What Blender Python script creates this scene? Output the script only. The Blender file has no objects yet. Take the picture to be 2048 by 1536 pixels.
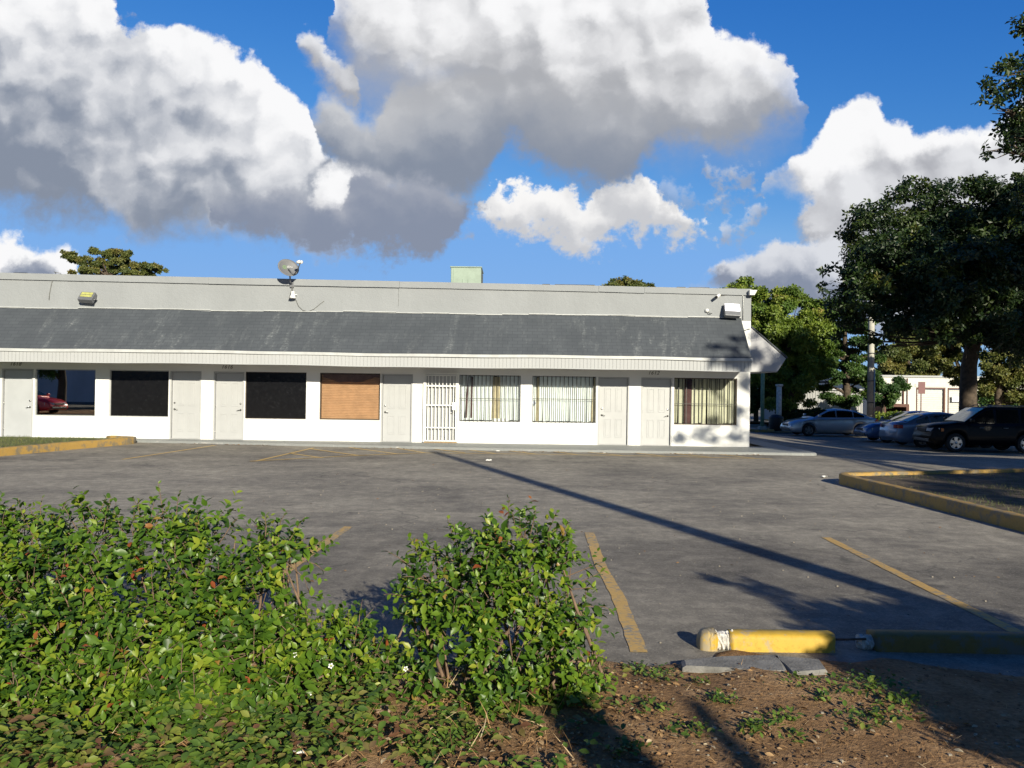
import bpy, bmesh, math, random
import numpy as np
from mathutils import Vector, Matrix

random.seed(7)
rng = np.random.default_rng(7)
R = math.radians
sc = bpy.context.scene
col = sc.collection

# ------------------------------------------------------------------ camera
F = 1600.0            # focal length in photo pixels (2048 wide)
EYE = 1.8
cam_d = bpy.data.cameras.new("camera")
cam_d.sensor_width = 36.0
cam_d.lens = 36.0 * F / 2048.0
cam_d.clip_start = 0.05
cam_d.clip_end = 3000
cam = bpy.data.objects.new("camera", cam_d)
col.objects.link(cam)
PITCH = math.atan(9 / F)
CAM_R = Matrix.Rotation(math.pi / 2 + PITCH, 3, 'X') @ Matrix.Rotation(0.014, 3, 'Z')
cam.matrix_world = Matrix.Translation((0, 0, EYE)) @ CAM_R.to_4x4()
sc.camera = cam
sc.render.resolution_x, sc.render.resolution_y = 1024, 768

# ------------------------------------------------------------------ light and exposure
SUN_AZ = Vector((0.349, -0.937, 0.0))            # horizontal direction towards the sun
SUN_EL = R(20.5)
sun_dir = Vector((SUN_AZ.x * math.cos(SUN_EL), SUN_AZ.y * math.cos(SUN_EL), math.sin(SUN_EL)))
sl = bpy.data.lights.new("sun", 'SUN')
sl.energy = 5.0
sl.angle = R(0.55)
sl.color = (1.0, 0.925, 0.745)
so = bpy.data.objects.new("sun", sl)
col.objects.link(so)
so.rotation_euler = sun_dir.to_track_quat('Z', 'Y').to_euler()
so.location = (30, -60, 40)

vs = sc.view_settings
sc.display_settings.display_device = 'sRGB'
vs.view_transform = 'Standard'
vs.look = 'None'
EXPO = 0.50
vs.exposure = EXPO
vs.gamma = 1.0
vs.use_curve_mapping = False


def px_ray(px, py):
    return CAM_R @ Vector(((px - 1024) / F, (768 - py) / F, -1))


def at_y(px, py, y):
    d = px_ray(px, py)
    t = y / d.y
    return Vector((d.x * t, y, EYE + d.z * t))


def at_z(px, py, z=0.0):
    d = px_ray(px, py)
    t = (z - EYE) / d.z
    return Vector((d.x * t, d.y * t, z))


def uv_dir(px, py):
    d = px_ray(px, py)
    return d.x / d.y, d.z / d.y


# ------------------------------------------------------------------ node helper
class NT:
    def __init__(self, tree):
        self.t = tree
        self.n = tree.nodes
        self.l = tree.links

    def new(self, typ, **kw):
        nd = self.n.new(typ)
        for k, v in kw.items():
            setattr(nd, k, v)
        return nd

    def put(self, sock, v):
        if isinstance(v, bpy.types.NodeSocket):
            self.l.new(v, sock)
        elif v is not None:
            try:
                sock.default_value = v
            except TypeError:
                sock.default_value = (v[0], v[1], v[2], 1.0)

    def m(self, op, a, b=None, c=None, clamp=False):
        nd = self.new('ShaderNodeMath', operation=op)
        nd.use_clamp = clamp
        for i, v in enumerate((a, b, c)):
            if v is not None:
                self.put(nd.inputs[i], v)
        return nd.outputs[0]

    def vm(self, op, a, b=None, s=None):
        nd = self.new('ShaderNodeVectorMath', operation=op)
        self.put(nd.inputs[0], a)
        if b is not None:
            self.put(nd.inputs[1], b)
        if s is not None:
            self.put(nd.inputs['Scale'], s)
        return nd.outputs[1] if op in ('DOT_PRODUCT', 'LENGTH', 'DISTANCE') else nd.outputs[0]

    def xyz(self, x, y, z):
        nd = self.new('ShaderNodeCombineXYZ')
        for i, v in enumerate((x, y, z)):
            self.put(nd.inputs[i], v)
        return nd.outputs[0]

    def sep(self, v):
        nd = self.new('ShaderNodeSeparateXYZ')
        self.put(nd.inputs[0], v)
        return nd.outputs

    def noise(self, vec, scale, detail=3.0, rough=0.5, lac=2.0, dist=0.0):
        nd = self.new('ShaderNodeTexNoise')
        if vec is not None:
            self.put(nd.inputs['Vector'], vec)
        self.put(nd.inputs['Scale'], scale)
        self.put(nd.inputs['Detail'], detail)
        self.put(nd.inputs['Roughness'], rough)
        self.put(nd.inputs['Lacunarity'], lac)
        self.put(nd.inputs['Distortion'], dist)
        return nd.outputs['Fac']

    def step(self, v, lo, hi, a=0.0, b=1.0):
        nd = self.new('ShaderNodeMapRange', interpolation_type='SMOOTHSTEP')
        self.put(nd.inputs['Value'], v)
        self.put(nd.inputs['From Min'], lo)
        self.put(nd.inputs['From Max'], hi)
        self.put(nd.inputs['To Min'], a)
        self.put(nd.inputs['To Max'], b)
        return nd.outputs[0]

    def mix(self, f, a, b, blend='MIX'):
        nd = self.new('ShaderNodeMix', data_type='RGBA', blend_type=blend)
        self.put(nd.inputs[0], f)
        for s, v in ((nd.inputs[6], a), (nd.inputs[7], b)):
            if isinstance(v, (tuple, list)):
                v = (v[0], v[1], v[2], 1.0)
            self.put(s, v)
        return nd.outputs[2]

    def ramp(self, f, stops):
        nd = self.new('ShaderNodeValToRGB')
        e = nd.color_ramp.elements
        while len(e) < len(stops):
            e.new(0.5)
        for el, (p, c) in zip(e, stops):
            el.position = p
            el.color = (c[0], c[1], c[2], 1.0)
        self.put(nd.inputs[0], f)
        return nd.outputs[0]

    def curve(self, v, pts):
        nd = self.new('ShaderNodeFloatCurve')
        cv = nd.mapping.curves[0]
        pts = sorted(pts)
        nd.mapping.extend = 'HORIZONTAL'
        while len(cv.points) < len(pts):
            cv.points.new(0.5, 0.5)
        for p, (x, y) in zip(cv.points, pts):
            p.location = (x, y)
            p.handle_type = 'AUTO_CLAMPED'
        nd.mapping.update()
        self.put(nd.inputs['Value'], v)
        return nd.outputs[0]


# ------------------------------------------------------------------ world: sky with cumulus
def build_world():
    w = bpy.data.worlds.new("World")
    sc.world = w
    w.use_nodes = True
    t = NT(w.node_tree)
    t.n.clear()
    out = t.new('ShaderNodeOutputWorld')
    bg = t.new('ShaderNodeBackground')
    bg.inputs['Strength'].default_value = 0.1
    t.l.new(bg.outputs[0], out.inputs[0])
    sky = t.new('ShaderNodeTexSky', sky_type='NISHITA')
    sky.sun_disc = False
    sky.sun_elevation = SUN_EL
    sky.sun_rotation = math.atan2(SUN_AZ.x, SUN_AZ.y)
    sky.altitude = 0
    sky.air_density = 1.0
    sky.dust_density = 0.3
    sky.ozone_density = 3.0
    tc = t.new('ShaderNodeTexCoord')
    d = tc.outputs['Generated']
    dx, dy, dz = t.sep(d)
    front = t.m('GREATER_THAN', dy, 0.06)
    dys = t.m('MAXIMUM', dy, 0.06)
    u = t.m('DIVIDE', dx, dys)
    v = t.m('DIVIDE', dz, dys)
    # deepen the blue with height
    sc3 = t.new('ShaderNodeSeparateColor')
    t.l.new(sky.outputs[0], sc3.inputs[0])
    cc3 = t.new('ShaderNodeCombineColor')
    for i, (top_in, top_out, gm_) in enumerate(SKY_GRADE):
        vv = t.m('POWER', t.m('MINIMUM', t.m('DIVIDE', sc3.outputs[i], top_in), (2.2, 2.0, 1.8)[i]), gm_)
        t.put(cc3.inputs[i], t.m('MULTIPLY', vv, top_out / (0.1 * 2 ** EXPO)))
    blue = cc3.outputs[0]

    P = t.xyz(u, v, 0.0)
    # domain warp
    w1 = t.new('ShaderNodeTexNoise')
    t.put(w1.inputs['Vector'], P)
    w1.inputs['Scale'].default_value = 7.0
    w1.inputs['Detail'].default_value = 7.0
    w1.inputs['Roughness'].default_value = 0.58
    wv = t.vm('SCALE', t.vm('SUBTRACT', w1.outputs['Color'], (0.5, 0.5, 0.5)), s=0.075)
    w2 = t.new('ShaderNodeTexNoise')
    t.put(w2.inputs['Vector'], P)
    w2.inputs['Scale'].default_value = 26.0
    w2.inputs['Detail'].default_value = 5.0
    w2.inputs['Roughness'].default_value = 0.6
    wv2 = t.vm('SCALE', t.vm('SUBTRACT', w2.outputs['Color'], (0.5, 0.5, 0.5)), s=0.034)
    Q = t.vm('ADD', t.vm('ADD', P, wv), wv2)
    qx, qy, _ = t.sep(Q)
    U0, U1, V0, V1 = -1.3, 1.3, -0.06, 0.72
    un = t.m('MULTIPLY', t.m('SUBTRACT', qx, U0), 1 / (U1 - U0))
    vn = qy

    # relief of the billows: difference of two samples along the light
    def billow(vec, sc_, det):
        a = t.noise(vec, sc_, det, 0.55)
        return t.m('SUBTRACT', 1.0, t.m('MULTIPLY', t.m('ABSOLUTE', t.m('SUBTRACT', a, 0.5)), 3.2))
    off = t.vm('ADD', Q, (0.010, 0.016, 0.0))
    off2 = t.vm('ADD', Q, (0.022, 0.034, 0.0))
    def puff(vec, sc_):
        nd = t.new('ShaderNodeTexVoronoi', feature='SMOOTH_F1', voronoi_dimensions='2D')
        t.put(nd.inputs['Vector'], vec)
        nd.inputs['Scale'].default_value = sc_
        nd.inputs['Smoothness'].default_value = 0.35
        nd.inputs['Detail'].default_value = 1.0
        nd.inputs['Roughness'].default_value = 0.5
        return nd.outputs['Distance']
    r3 = t.m('SUBTRACT', puff(off, 13.0), puff(Q, 13.0))
    r1 = t.m('SUBTRACT', billow(Q, 13.0, 5.0), billow(off, 13.0, 5.0))
    r2 = t.m('SUBTRACT', t.noise(Q, 5.0, 4.0, 0.5), t.noise(off2, 5.0, 4.0, 0.5))
    relief = t.m('ADD', t.m('ADD', t.m('MULTIPLY', r1, -0.10), t.m('MULTIPLY', r2, -1.2)), t.m('MULTIPLY', r3, -0.5))
    big = t.m('SUBTRACT', t.noise(P, 3.2, 4.0, 0.5), 0.5)
    fine = t.m('SUBTRACT', t.noise(P, 18.0, 6.0, 0.62), 0.5)
    fine2 = t.m('SUBTRACT', t.noise(P, 60.0, 6.0, 0.65), 0.5)
    soft = t.m('SUBTRACT', t.noise(t.vm('MULTIPLY', Q, (1.0, 1.7, 1.0)), 7.5, 6.0, 0.6), 0.5)

    def conv(pts):
        o = []
        for (x, y) in pts:
            uu, vv = uv_dir(x, y)
            o.append(((uu - U0) / (U1 - U0), (vv - V0) / (V1 - V0)))
        return o

    def layer(c, top, bot, base_c, top_c, h0, h1, softT=0.013, softB=0.036, amp=0.02, rel=1.0, bigk=0.8, opac=1.0, gx=0.0, x0=0.0):
        ex = 14
        top = sorted(top)
        bot = sorted(bot)
        xa, xb = min(top[0][0], bot[0][0]), max(top[-1][0], bot[-1][0])
        ya, yb = (top[0][1] + bot[0][1]) / 2, (top[-1][1] + bot[-1][1]) / 2
        top = [(xa - ex, ya + 90)] * (xa > -350) + top + [(xb + ex, yb + 90)] * (xb < 2250)
        bot = [(xa - ex, ya - 90)] * (xa > -350) + bot + [(xb + ex, yb - 90)] * (xb < 2250)
        T = t.m('MULTIPLY_ADD', t.curve(un, conv(top)), V1 - V0, V0)
        B = t.m('MULTIPLY_ADD', t.curve(un, conv(bot)), V1 - V0, V0)
        n = t.m('ADD', t.m('MULTIPLY', fine, amp * 1.8), t.m('MULTIPLY', fine2, amp * 0.9))
        a1 = t.step(t.m('ADD', t.m('SUBTRACT', T, vn), n), 0.0, softT)
        a2 = t.step(t.m('ADD', t.m('SUBTRACT', vn, B), t.m('ADD', t.m('MULTIPLY', n, 1.6), t.m('MULTIPLY', big, 0.05))), -softB * 0.7, softB * 0.6)
        al = t.m('MULTIPLY', t.m('MULTIPLY', a1, a2), opac)
        h = t.m('DIVIDE', t.m('SUBTRACT', vn, B), t.m('MAXIMUM', t.m('SUBTRACT', T, B), 0.01))
        h = t.m('ADD', h, t.m('MULTIPLY', relief, rel))
        h = t.m('ADD', h, t.m('MULTIPLY', big, bigk))
        h = t.m('ADD', h, t.m('MULTIPLY', soft, 0.55 * rel))
        if gx:
            h = t.m('ADD', h, t.m('MULTIPLY', t.m('SUBTRACT', qx, uv_dir(x0, 300)[0]), gx))
        s = t.step(h, h0, h1)
        cc = t.mix(s, base_c, top_c)
        return t.mix(al, c, cc)

    WH = tuple(10 * x * CLOUD for x in (0.97, 0.97, 0.98))
    LG = tuple(10 * x * CLOUD for x in (0.60, 0.61, 0.64))
    MG = tuple(10 * x * CLOUD for x in (0.40, 0.41, 0.45))
    DG = tuple(10 * x * CLOUD for x in (0.245, 0.285, 0.365))
    BG_ = tuple(10 * x * CLOUD for x in (0.25, 0.29, 0.385))
    c = blue
    # pale haze towards the horizon
    c = t.mix(t.step(dz, 0.22, -0.02, 0.0, 0.48), c, tuple(10 * x * CLOUD for x in (0.42, 0.60, 0.85)))
    # right-hand cumulus tower
    c = layer(c, [(1530, 345), (1575, 335), (1600, 298), (1640, 262), (1660, 235), (1700, 205), (1730, 188), (1760, 205),
                  (1785, 240), (1815, 250), (1830, 272), (1850, 268), (1880, 252), (1930, 242), (1980, 225), (2048, 180), (2300, 120)],
              [(1530, 348), (1575, 352), (1600, 375), (1618, 420), (1630, 500), (1660, 600), (1800, 640), (2300, 640)],
              LG, WH, 0.0, 0.75, amp=0.012, rel=1.3)
    c = layer(c, [(1600, 420), (1620, 375), (1650, 345), (1700, 338), (1760, 312), (1830, 304), (1900, 275), (1960, 262), (2048, 215), (2300, 160)],
              [(1600, 425), (1618, 470), (1640, 560), (1680, 610), (1800, 640), (2300, 640)],
              MG, tuple(10 * x * CLOUD for x in (0.80, 0.81, 0.84)), 0.15, 1.15, softT=0.02, amp=0.014, rel=1.3)
    c = layer(c, [(1400, 560), (1440, 528), (1452, 508), (1490, 492), (1520, 480), (1560, 468), (1600, 478), (1650, 466), (1700, 500), (1760, 540)],
              [(1400, 565), (1440, 585), (1500, 600), (1600, 620), (1700, 640), (1760, 640)],
              BG_, tuple(10 * x * CLOUD for x in (0.72, 0.74, 0.79)), 0.25, 0.85, softT=0.014, softB=0.03, amp=0.02)
    c = layer(c, [(1330, 575), (1370, 560), (1400, 552), (1430, 562), (1450, 590)], [(1330, 580), (1370, 592), (1420, 600), (1450, 595)],
              MG, LG, 0.1, 0.8, softT=0.02, softB=0.02, opac=0.6)
    # small cumulus in the middle
    c = layer(c, [(940, 402), (960, 392), (975, 374), (1000, 358), (1040, 368), (1060, 362), (1090, 370), (1120, 358), (1150, 378), (1165, 392),
                  (1190, 364), (1230, 358), (1280, 360), (1300, 395), (1340, 408), (1390, 424), (1425, 452), (1440, 462)],
              [(940, 406), (965, 425), (1000, 450), (1040, 468), (1080, 468), (1110, 492), (1160, 490), (1220, 490), (1300, 472), (1350, 472), (1425, 468), (1440, 464)],
              LG, tuple(10 * x * CLOUD for x in (0.97, 0.96, 0.95)), 0.0, 0.95, softB=0.022, amp=0.045, rel=1.6, bigk=1.2)
    # wisps
    for tp, bt, op in (
        ([(1405, 320), (1430, 308), (1470, 312), (1505, 325), (1515, 335)], [(1405, 324), (1430, 360), (1470, 365), (1505, 345), (1515, 338)], 0.62),
        ([(1400, 398), (1430, 372), (1470, 362), (1520, 374), (1535, 378)], [(1400, 402), (1430, 396), (1470, 390), (1520, 382), (1535, 381)], 0.45),
        ([(1440, 455), (1460, 432), (1490, 428), (1530, 400), (1545, 420)], [(1440, 462), (1460, 472), (1500, 470), (1530, 455), (1545, 430)], 0.6),
        ([(1300, 372), (1340, 352), (1380, 360), (1400, 390)], [(1300, 380), (1340, 400), (1380, 404), (1400, 396)], 0.35),
        ([(918, 452), (935, 443), (950, 452)], [(918, 455), (935, 460), (950, 455)], 0.6),
        ([(215, 440), (235, 432), (262, 448), (268, 460)], [(215, 443), (235, 446), (262, 470), (268, 465)], 0.4),
        ([(235, 50), (255, 22), (270, 30), (275, 45)], [(235, 55), (255, 52), (270, 50), (275, 48)], 0.5)):
        c = layer(c, tp, bt, MG, tuple(10 * x * CLOUD for x in (0.74, 0.75, 0.78)), 0.1, 0.8, softT=0.02, softB=0.02, amp=0.05, opac=op)
    # lower left cumulus
    c = layer(c, [(-400, 430), (-100, 440), (0, 454), (40, 464), (62, 490), (90, 492), (112, 486), (138, 490), (160, 530)],
              [(-400, 600), (0, 600), (160, 600)], BG_, WH, 0.35, 0.72, amp=0.014)
    # left bank: bright part behind
    c = layer(c, [(540, 330), (590, 310), (620, 296), (660, 300), (690, 295), (730, 305), (745, 315), (800, 318), (812, 330)],
              [(540, 420), (600, 470), (650, 480), (740, 470), (790, 345), (812, 335)], LG, WH, 0.0, 0.6, amp=0.02)
    # central bank, lower grey body
    c = layer(c, [(600, 225), (625, 205), (640, 186), (665, 176), (690, 182), (715, 205), (750, 215), (775, 190), (800, 150), (1000, 100),
                  (1200, 90), (1400, 90), (1500, 120), (1570, 180), (1592, 215)],
              [(600, 262), (640, 300), (700, 332), (760, 356), (800, 388), (850, 408), (900, 408), (940, 386), (985, 338), (1008, 290), (1060, 312), (1100, 338),
               (1160, 352), (1240, 362), (1270, 340), (1282, 308), (1320, 282), (1350, 264), (1440, 270), (1500, 252), (1530, 234), (1592, 222)],
              DG, tuple(10 * x * CLOUD for x in (0.66, 0.67, 0.69)), 0.14, 1.05, softT=0.03, softB=0.03, amp=0.016, bigk=0.45, rel=0.6)
    c = layer(c, [(585, 66), (603, 46), (630, 36), (648, 58), (665, 84), (690, 102), (730, 120)],
              [(585, 72), (608, 102), (625, 132), (650, 152), (690, 180), (730, 210)],
              MG, tuple(10 * x * CLOUD for x in (0.82, 0.83, 0.86)), 0.1, 0.9, softT=0.015, amp=0.02)
    # central bank, bright crown
    c = layer(c, [(668, 20), (678, -10), (700, -80), (1000, -160), (1380, -110), (1412, -30), (1432, 30), (1448, 68), (1466, 76), (1490, 66),
                  (1530, 86), (1560, 112), (1584, 155), (1590, 180), (1600, 200)],
              [(668, 24), (690, 60), (708, 120), (740, 170), (800, 200), (900, 215), (1000, 215), (1100, 225), (1200, 232), (1300, 236), (1400, 244),
               (1500, 238), (1560, 222), (1600, 206)],
              tuple(10 * x * CLOUD for x in (0.42, 0.43, 0.46)), WH, 0.0, 0.80, softB=0.12, amp=0.016, bigk=0.7)
    # left bank: grey body
    c = layer(c, [(-700, -300), (-300, -120), (0, -80), (120, -60), (205, -40), (228, 8), (240, 36), (266, 66), (300, 60), (335, 54), (362, 50), (420, 58), (458, 74),
                  (480, 100), (500, 90), (526, 116), (548, 146), (575, 170), (592, 200), (608, 206), (618, 246), (640, 285), (660, 300)],
              [(-700, 460), (-300, 450), (0, 420), (80, 426), (150, 420), (190, 428), (215, 414), (260, 430), (300, 452), (350, 455), (450, 462), (550, 470),
               (600, 440), (640, 330), (660, 304)],
              DG, WH, 0.06, 0.92, softB=0.036, amp=0.018, bigk=0.8, rel=1.0, gx=0.85, x0=330)
    # tail of the left bank
    c = layer(c, [(430, 395), (520, 380), (600, 372), (650, 395), (685, 390), (700, 330), (740, 316), (790, 330), (850, 335), (905, 360), (950, 375), (985, 385)],
              [(430, 440), (520, 466), (600, 482), (700, 498), (760, 510), (800, 524), (835, 524), (862, 514), (890, 492), (915, 452), (950, 408), (985, 388)],
              BG_, tuple(10 * x * CLOUD for x in (0.46, 0.48, 0.54)), 0.2, 1.2, softT=0.03, softB=0.02, amp=0.03, bigk=1.4)
    # the rest of the sky (beside and behind the view)
    gen = t.noise(d, 2.6, 6.0, 0.55)
    gm = t.step(gen, 0.62, 0.80)
    c_other = t.mix(gm, blue, tuple(10 * x * CLOUD for x in (0.40, 0.39, 0.38)))
    # sky beside and behind the view dimmed to cut the fill light
    c_other = t.mix(1.0, c_other, (0.62, 0.58, 0.52), 'MULTIPLY')
    side = t.m('MULTIPLY', front, t.step(t.m('ABSOLUTE', u), 1.3, 0.95))
    c = t.mix(side, c_other, c)
    # below the horizon
    c = t.mix(t.step(dz, 0.0, -0.03), c, (0.7, 0.66, 0.6))
    t.l.new(c, bg.inputs['Color'])


SKY_GRADE = ((1.17, 0.034, 2.15), (2.15, 0.182, 1.18), (3.81, 0.56, 0.66))
CLOUD = 0.695
build_world()


# ------------------------------------------------------------------ object helpers
def tag(o, label=None, cat=None, group=None, kind=None):
    if label: o['label'] = label
    if cat: o['category'] = cat
    if group: o['group'] = group
    if kind: o['kind'] = kind
    return o


def empty(name, loc, label=None, cat=None, group=None, rz=0.0):
    o = bpy.data.objects.new(name, None)
    o.empty_display_size = 0.2
    col.objects.link(o)
    o.location = loc
    o.rotation_euler = (0, 0, rz)
    return tag(o, label, cat, group)


def wloc(o):
    p = Vector((0, 0, 0))
    while o is not None:
        p += o.location
        o = o.parent
    return p


def copy_tree(o, parent=None):
    c = o.copy()
    col.objects.link(c)
    c.parent = parent
    for ch in list(o.children):
        copy_tree(ch, c)
    return c


class MB:
    """collects geometry and links it as one mesh object"""
    def __init__(self):
        self.v = []
        self.f = []
        self.sm = []

    def add(self, vs_, fs_, smooth=False):
        o = len(self.v)
        self.v.extend([tuple(p) for p in vs_])
        self.f.extend([tuple(i + o for i in f) for f in fs_])
        self.sm.extend([smooth] * len(fs_))
        return self

    def box(self, x0, x1, y0, y1, z0, z1):
        vs_ = [(x, y, z) for x in (x0, x1) for y in (y0, y1) for z in (z0, z1)]
        return self.add(vs_, [(0, 1, 3, 2), (4, 6, 7, 5), (0, 4, 5, 1), (2, 3, 7, 6), (0, 2, 6, 4), (1, 5, 7, 3)])

    def bbox(self, x0, x1, y0, y1, z0, z1, b=0.01):
        bm = bmesh.new()
        bmesh.ops.create_cube(bm, size=1.0)
        for v in bm.verts:
            v.co = Vector((x0 + (v.co.x + .5) * (x1 - x0), y0 + (v.co.y + .5) * (y1 - y0), z0 + (v.co.z + .5) * (z1 - z0)))
        bmesh.ops.bevel(bm, geom=list(bm.edges), offset=b, segments=2, affect='EDGES', profile=0.5)
        bm.verts.index_update()
        self.add([v.co[:] for v in bm.verts], [[v.index for v in f.verts] for f in bm.faces])
        bm.free()
        return self

    def quad(self, *p):
        return self.add(p, [tuple(range(len(p)))])

    def tube(self, path, rad, n=8, cap=True, smooth=True):
        path = [Vector(p) for p in path]
        if not hasattr(rad, '__len__'):
            rad = [rad] * len(path)
        vs_, fs_ = [], []
        ref = None
        for i, p in enumerate(path):
            a = path[max(i - 1, 0)]
            b = path[min(i + 1, len(path) - 1)]
            t = (b - a)
            t = t.normalized() if t.length > 1e-9 else Vector((0, 0, 1))
            if ref is None:
                ref = Vector((0, 0, 1)) if abs(t.z) < 0.9 else Vector((1, 0, 0))
            s = t.cross(ref).normalized()
            q = s.cross(t).normalized()
            ref = q
            for k in range(n):
                an = 2 * math.pi * k / n
                vs_.append(p + (s * math.cos(an) + q * math.sin(an)) * rad[i])
        for i in range(len(path) - 1):
            for k in range(n):
                k2 = (k + 1) % n
                fs_.append((i * n + k, i * n + k2, (i + 1) * n + k2, (i + 1) * n + k))
        if cap:
            fs_.append(tuple(range(n))[::-1])
            fs_.append(tuple(range((len(path) - 1) * n, len(path) * n)))
        return self.add(vs_, fs_, smooth)

    def lathe(self, prof, c, axis='Y', n=24, smooth=True):
        """prof: (along, radius)"""
        vs_, fs_ = [], []
        for (a, r) in prof:
            for k in range(n):
                an = 2 * math.pi * k / n
                p, q = r * math.cos(an), r * math.sin(an)
                if axis == 'Y':
                    vs_.append((c[0] + p, c[1] + a, c[2] + q))
                elif axis == 'Z':
                    vs_.append((c[0] + p, c[1] + q, c[2] + a))
                else:
                    vs_.append((c[0] + a, c[1] + p, c[2] + q))
        for i in range(len(prof) - 1):
            for k in range(n):
                k2 = (k + 1) % n
                fs_.append((i * n + k, i * n + k2, (i + 1) * n + k2, (i + 1) * n + k))
        return self.add(vs_, fs_, smooth)

    def build(self, name, mat, parent=None, world=True, loc=None):
        me = bpy.data.meshes.new(name)
        o = bpy.data.objects.new(name, me)
        col.objects.link(o)
        vs_ = self.v
        if parent is not None:
            o.parent = parent
            if world:
                w = wloc(parent)
                vs_ = [(p[0] - w.x, p[1] - w.y, p[2] - w.z) for p in vs_]
        elif loc is not None:
            o.location = loc
            vs_ = [(p[0] - loc[0], p[1] - loc[1], p[2] - loc[2]) for p in vs_]
        me.from_pydata(vs_, [], self.f)
        me.polygons.foreach_set('use_smooth', self.sm)
        bm = bmesh.new()
        bm.from_mesh(me)
        bmesh.ops.recalc_face_normals(bm, faces=bm.faces)
        bm.to_mesh(me)
        bm.free()
        me.update()
        if mat is not None:
            me.materials.append(mat)
        return o


def np_mesh(name, verts, loops, starts, totals, mat, parent=None, attrs=None, smooth=True, loc=None):
    me = bpy.data.meshes.new(name)
    verts = np.asarray(verts, np.float32)
    o = bpy.data.objects.new(name, me)
    col.objects.link(o)
    if parent is not None:
        o.parent = parent
        w = wloc(parent)
        verts = verts - np.array(w[:], np.float32)
    elif loc is not None:
        o.location = loc
        verts = verts - np.array(loc, np.float32)
    me.vertices.add(len(verts))
    me.vertices.foreach_set('co', verts.ravel().astype(np.float32))
    me.loops.add(len(loops))
    me.loops.foreach_set('vertex_index', np.asarray(loops, np.int32))
    me.polygons.add(len(starts))
    me.polygons.foreach_set('loop_start', np.asarray(starts, np.int32))
    me.polygons.foreach_set('loop_total', np.asarray(totals, np.int32))
    me.polygons.foreach_set('use_smooth', np.full(len(starts), smooth))
    me.update(calc_edges=True)
    for k, a in (attrs or {}).items():
        at = me.attributes.new(k, 'FLOAT', 'POINT')
        at.data.foreach_set('value', np.asarray(a, np.float32))
    if mat is not None:
        me.materials.append(mat)
    return o


def unit(a):
    return a / np.maximum(np.linalg.norm(a, axis=-1, keepdims=True), 1e-9)


# leaf templates: x along the leaf, y across, z up
LEAF_NEAR = (np.array([(0, 0, 0), (.22, .19, .05), (.22, 0, -.01), (.22, -.19, .05), (.5, .27, .075), (.5, 0, -.005), (.5, -.27, .075),
                       (.77, .15, .03), (.77, 0, -.035), (.77, -.15, .03), (1.0, 0, -.12)], np.float32),
             [(0, 2, 1), (0, 3, 2), (1, 2, 5, 4), (2, 3, 6, 5), (4, 5, 8, 7), (5, 6, 9, 8), (7, 8, 10), (8, 9, 10)])
LEAF_FAR = (np.array([(0, 0, 0), (.5, .3, .06), (1, 0, -.05), (.5, -.3, .06)], np.float32), [(0, 3, 2, 1)])
LEAF_CLUMP = (np.array([(0, 0, 0), (.45, .32, .1), (1, .06, -.08), (.5, -.28, .02),
                        (-.1, .1, .1), (.1, .75, .0), (-.15, 1.0, -.12), (-.4, .5, .12),
                        (-.1, -.1, 0), (-.55, -.05, .12), (-.95, -.35, -.1), (-.5, -.5, .03),
                        (.0, -.15, .05), (.35, -.6, .08), (.15, -1.0, -.12), (-.2, -.6, .1)], np.float32),
              [(0, 3, 2, 1), (4, 5, 6, 7), (8, 9, 10, 11), (12, 15, 14, 13)])
BLADE = (np.array([(0, .03, 0), (0, -.03, 0), (.5, .022, .06), (.5, -.022, .06), (1, 0, -.05)], np.float32), [(0, 1, 3, 2), (2, 3, 4)])


def scatter(name, tmpl, pos, dirs, ups, size, tint, mat, parent=None, smooth=True, loc=None):
    tv, tf = tmpl
    pos = np.asarray(pos, np.float32)
    n = len(pos)
    x = unit(np.asarray(dirs, np.float32))
    z = np.asarray(ups, np.float32)
    y = unit(np.cross(z, x))
    z = np.cross(x, y)
    s = np.asarray(size, np.float32).reshape(n, 1, 1)
    vv = (tv[None, :, 0:1] * x[:, None] + tv[None, :, 1:2] * y[:, None] + tv[None, :, 2:3] * z[:, None]) * s + pos[:, None]
    nv = len(tv)
    lp = np.concatenate([np.array(f) for f in tf])
    tot = np.array([len(f) for f in tf])
    st = np.concatenate([[0], np.cumsum(tot)[:-1]])
    L = (lp[None] + (np.arange(n) * nv)[:, None]).ravel()
    S = (st[None] + (np.arange(n) * len(lp))[:, None]).ravel()
    T = np.tile(tot, n)
    return np_mesh(name, vv.reshape(-1, 3), L, S, T, mat, parent, {'tint': np.repeat(np.asarray(tint, np.float32), nv)}, smooth, loc)


# ------------------------------------------------------------------ materials
def mat_new(name):
    m = bpy.data.materials.new(name)
    m.use_nodes = True
    t = NT(m.node_tree)
    t.n.clear()
    out = t.new('ShaderNodeOutputMaterial')
    return m, t, out


def principled(t, out, color, rough=0.6, metal=0.0, spec=0.5, normal=None, coat=0.0, ior=None):
    p = t.new('ShaderNodeBsdfPrincipled')
    t.put(p.inputs['Base Color'], color if isinstance(color, bpy.types.NodeSocket) else (color[0], color[1], color[2], 1))
    t.put(p.inputs['Roughness'], rough)
    t.put(p.inputs['Metallic'], metal)
    t.put(p.inputs['Specular IOR Level'], spec)
    t.put(p.inputs['Coat Weight'], coat)
    if ior: t.put(p.inputs['IOR'], ior)
    p.inputs['Coat Roughness'].default_value = 0.06
    if normal is not None:
        t.l.new(normal, p.inputs['Normal'])
    if out is not None:
        t.l.new(p.outputs[0], out.inputs[0])
    return p


def bump(t, h, dist=0.01, strength=0.5):
    b = t.new('ShaderNodeBump')
    b.inputs['Strength'].default_value = strength
    b.inputs['Distance'].default_value = dist
    t.put(b.inputs['Height'], h)
    return b.outputs[0]


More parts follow.
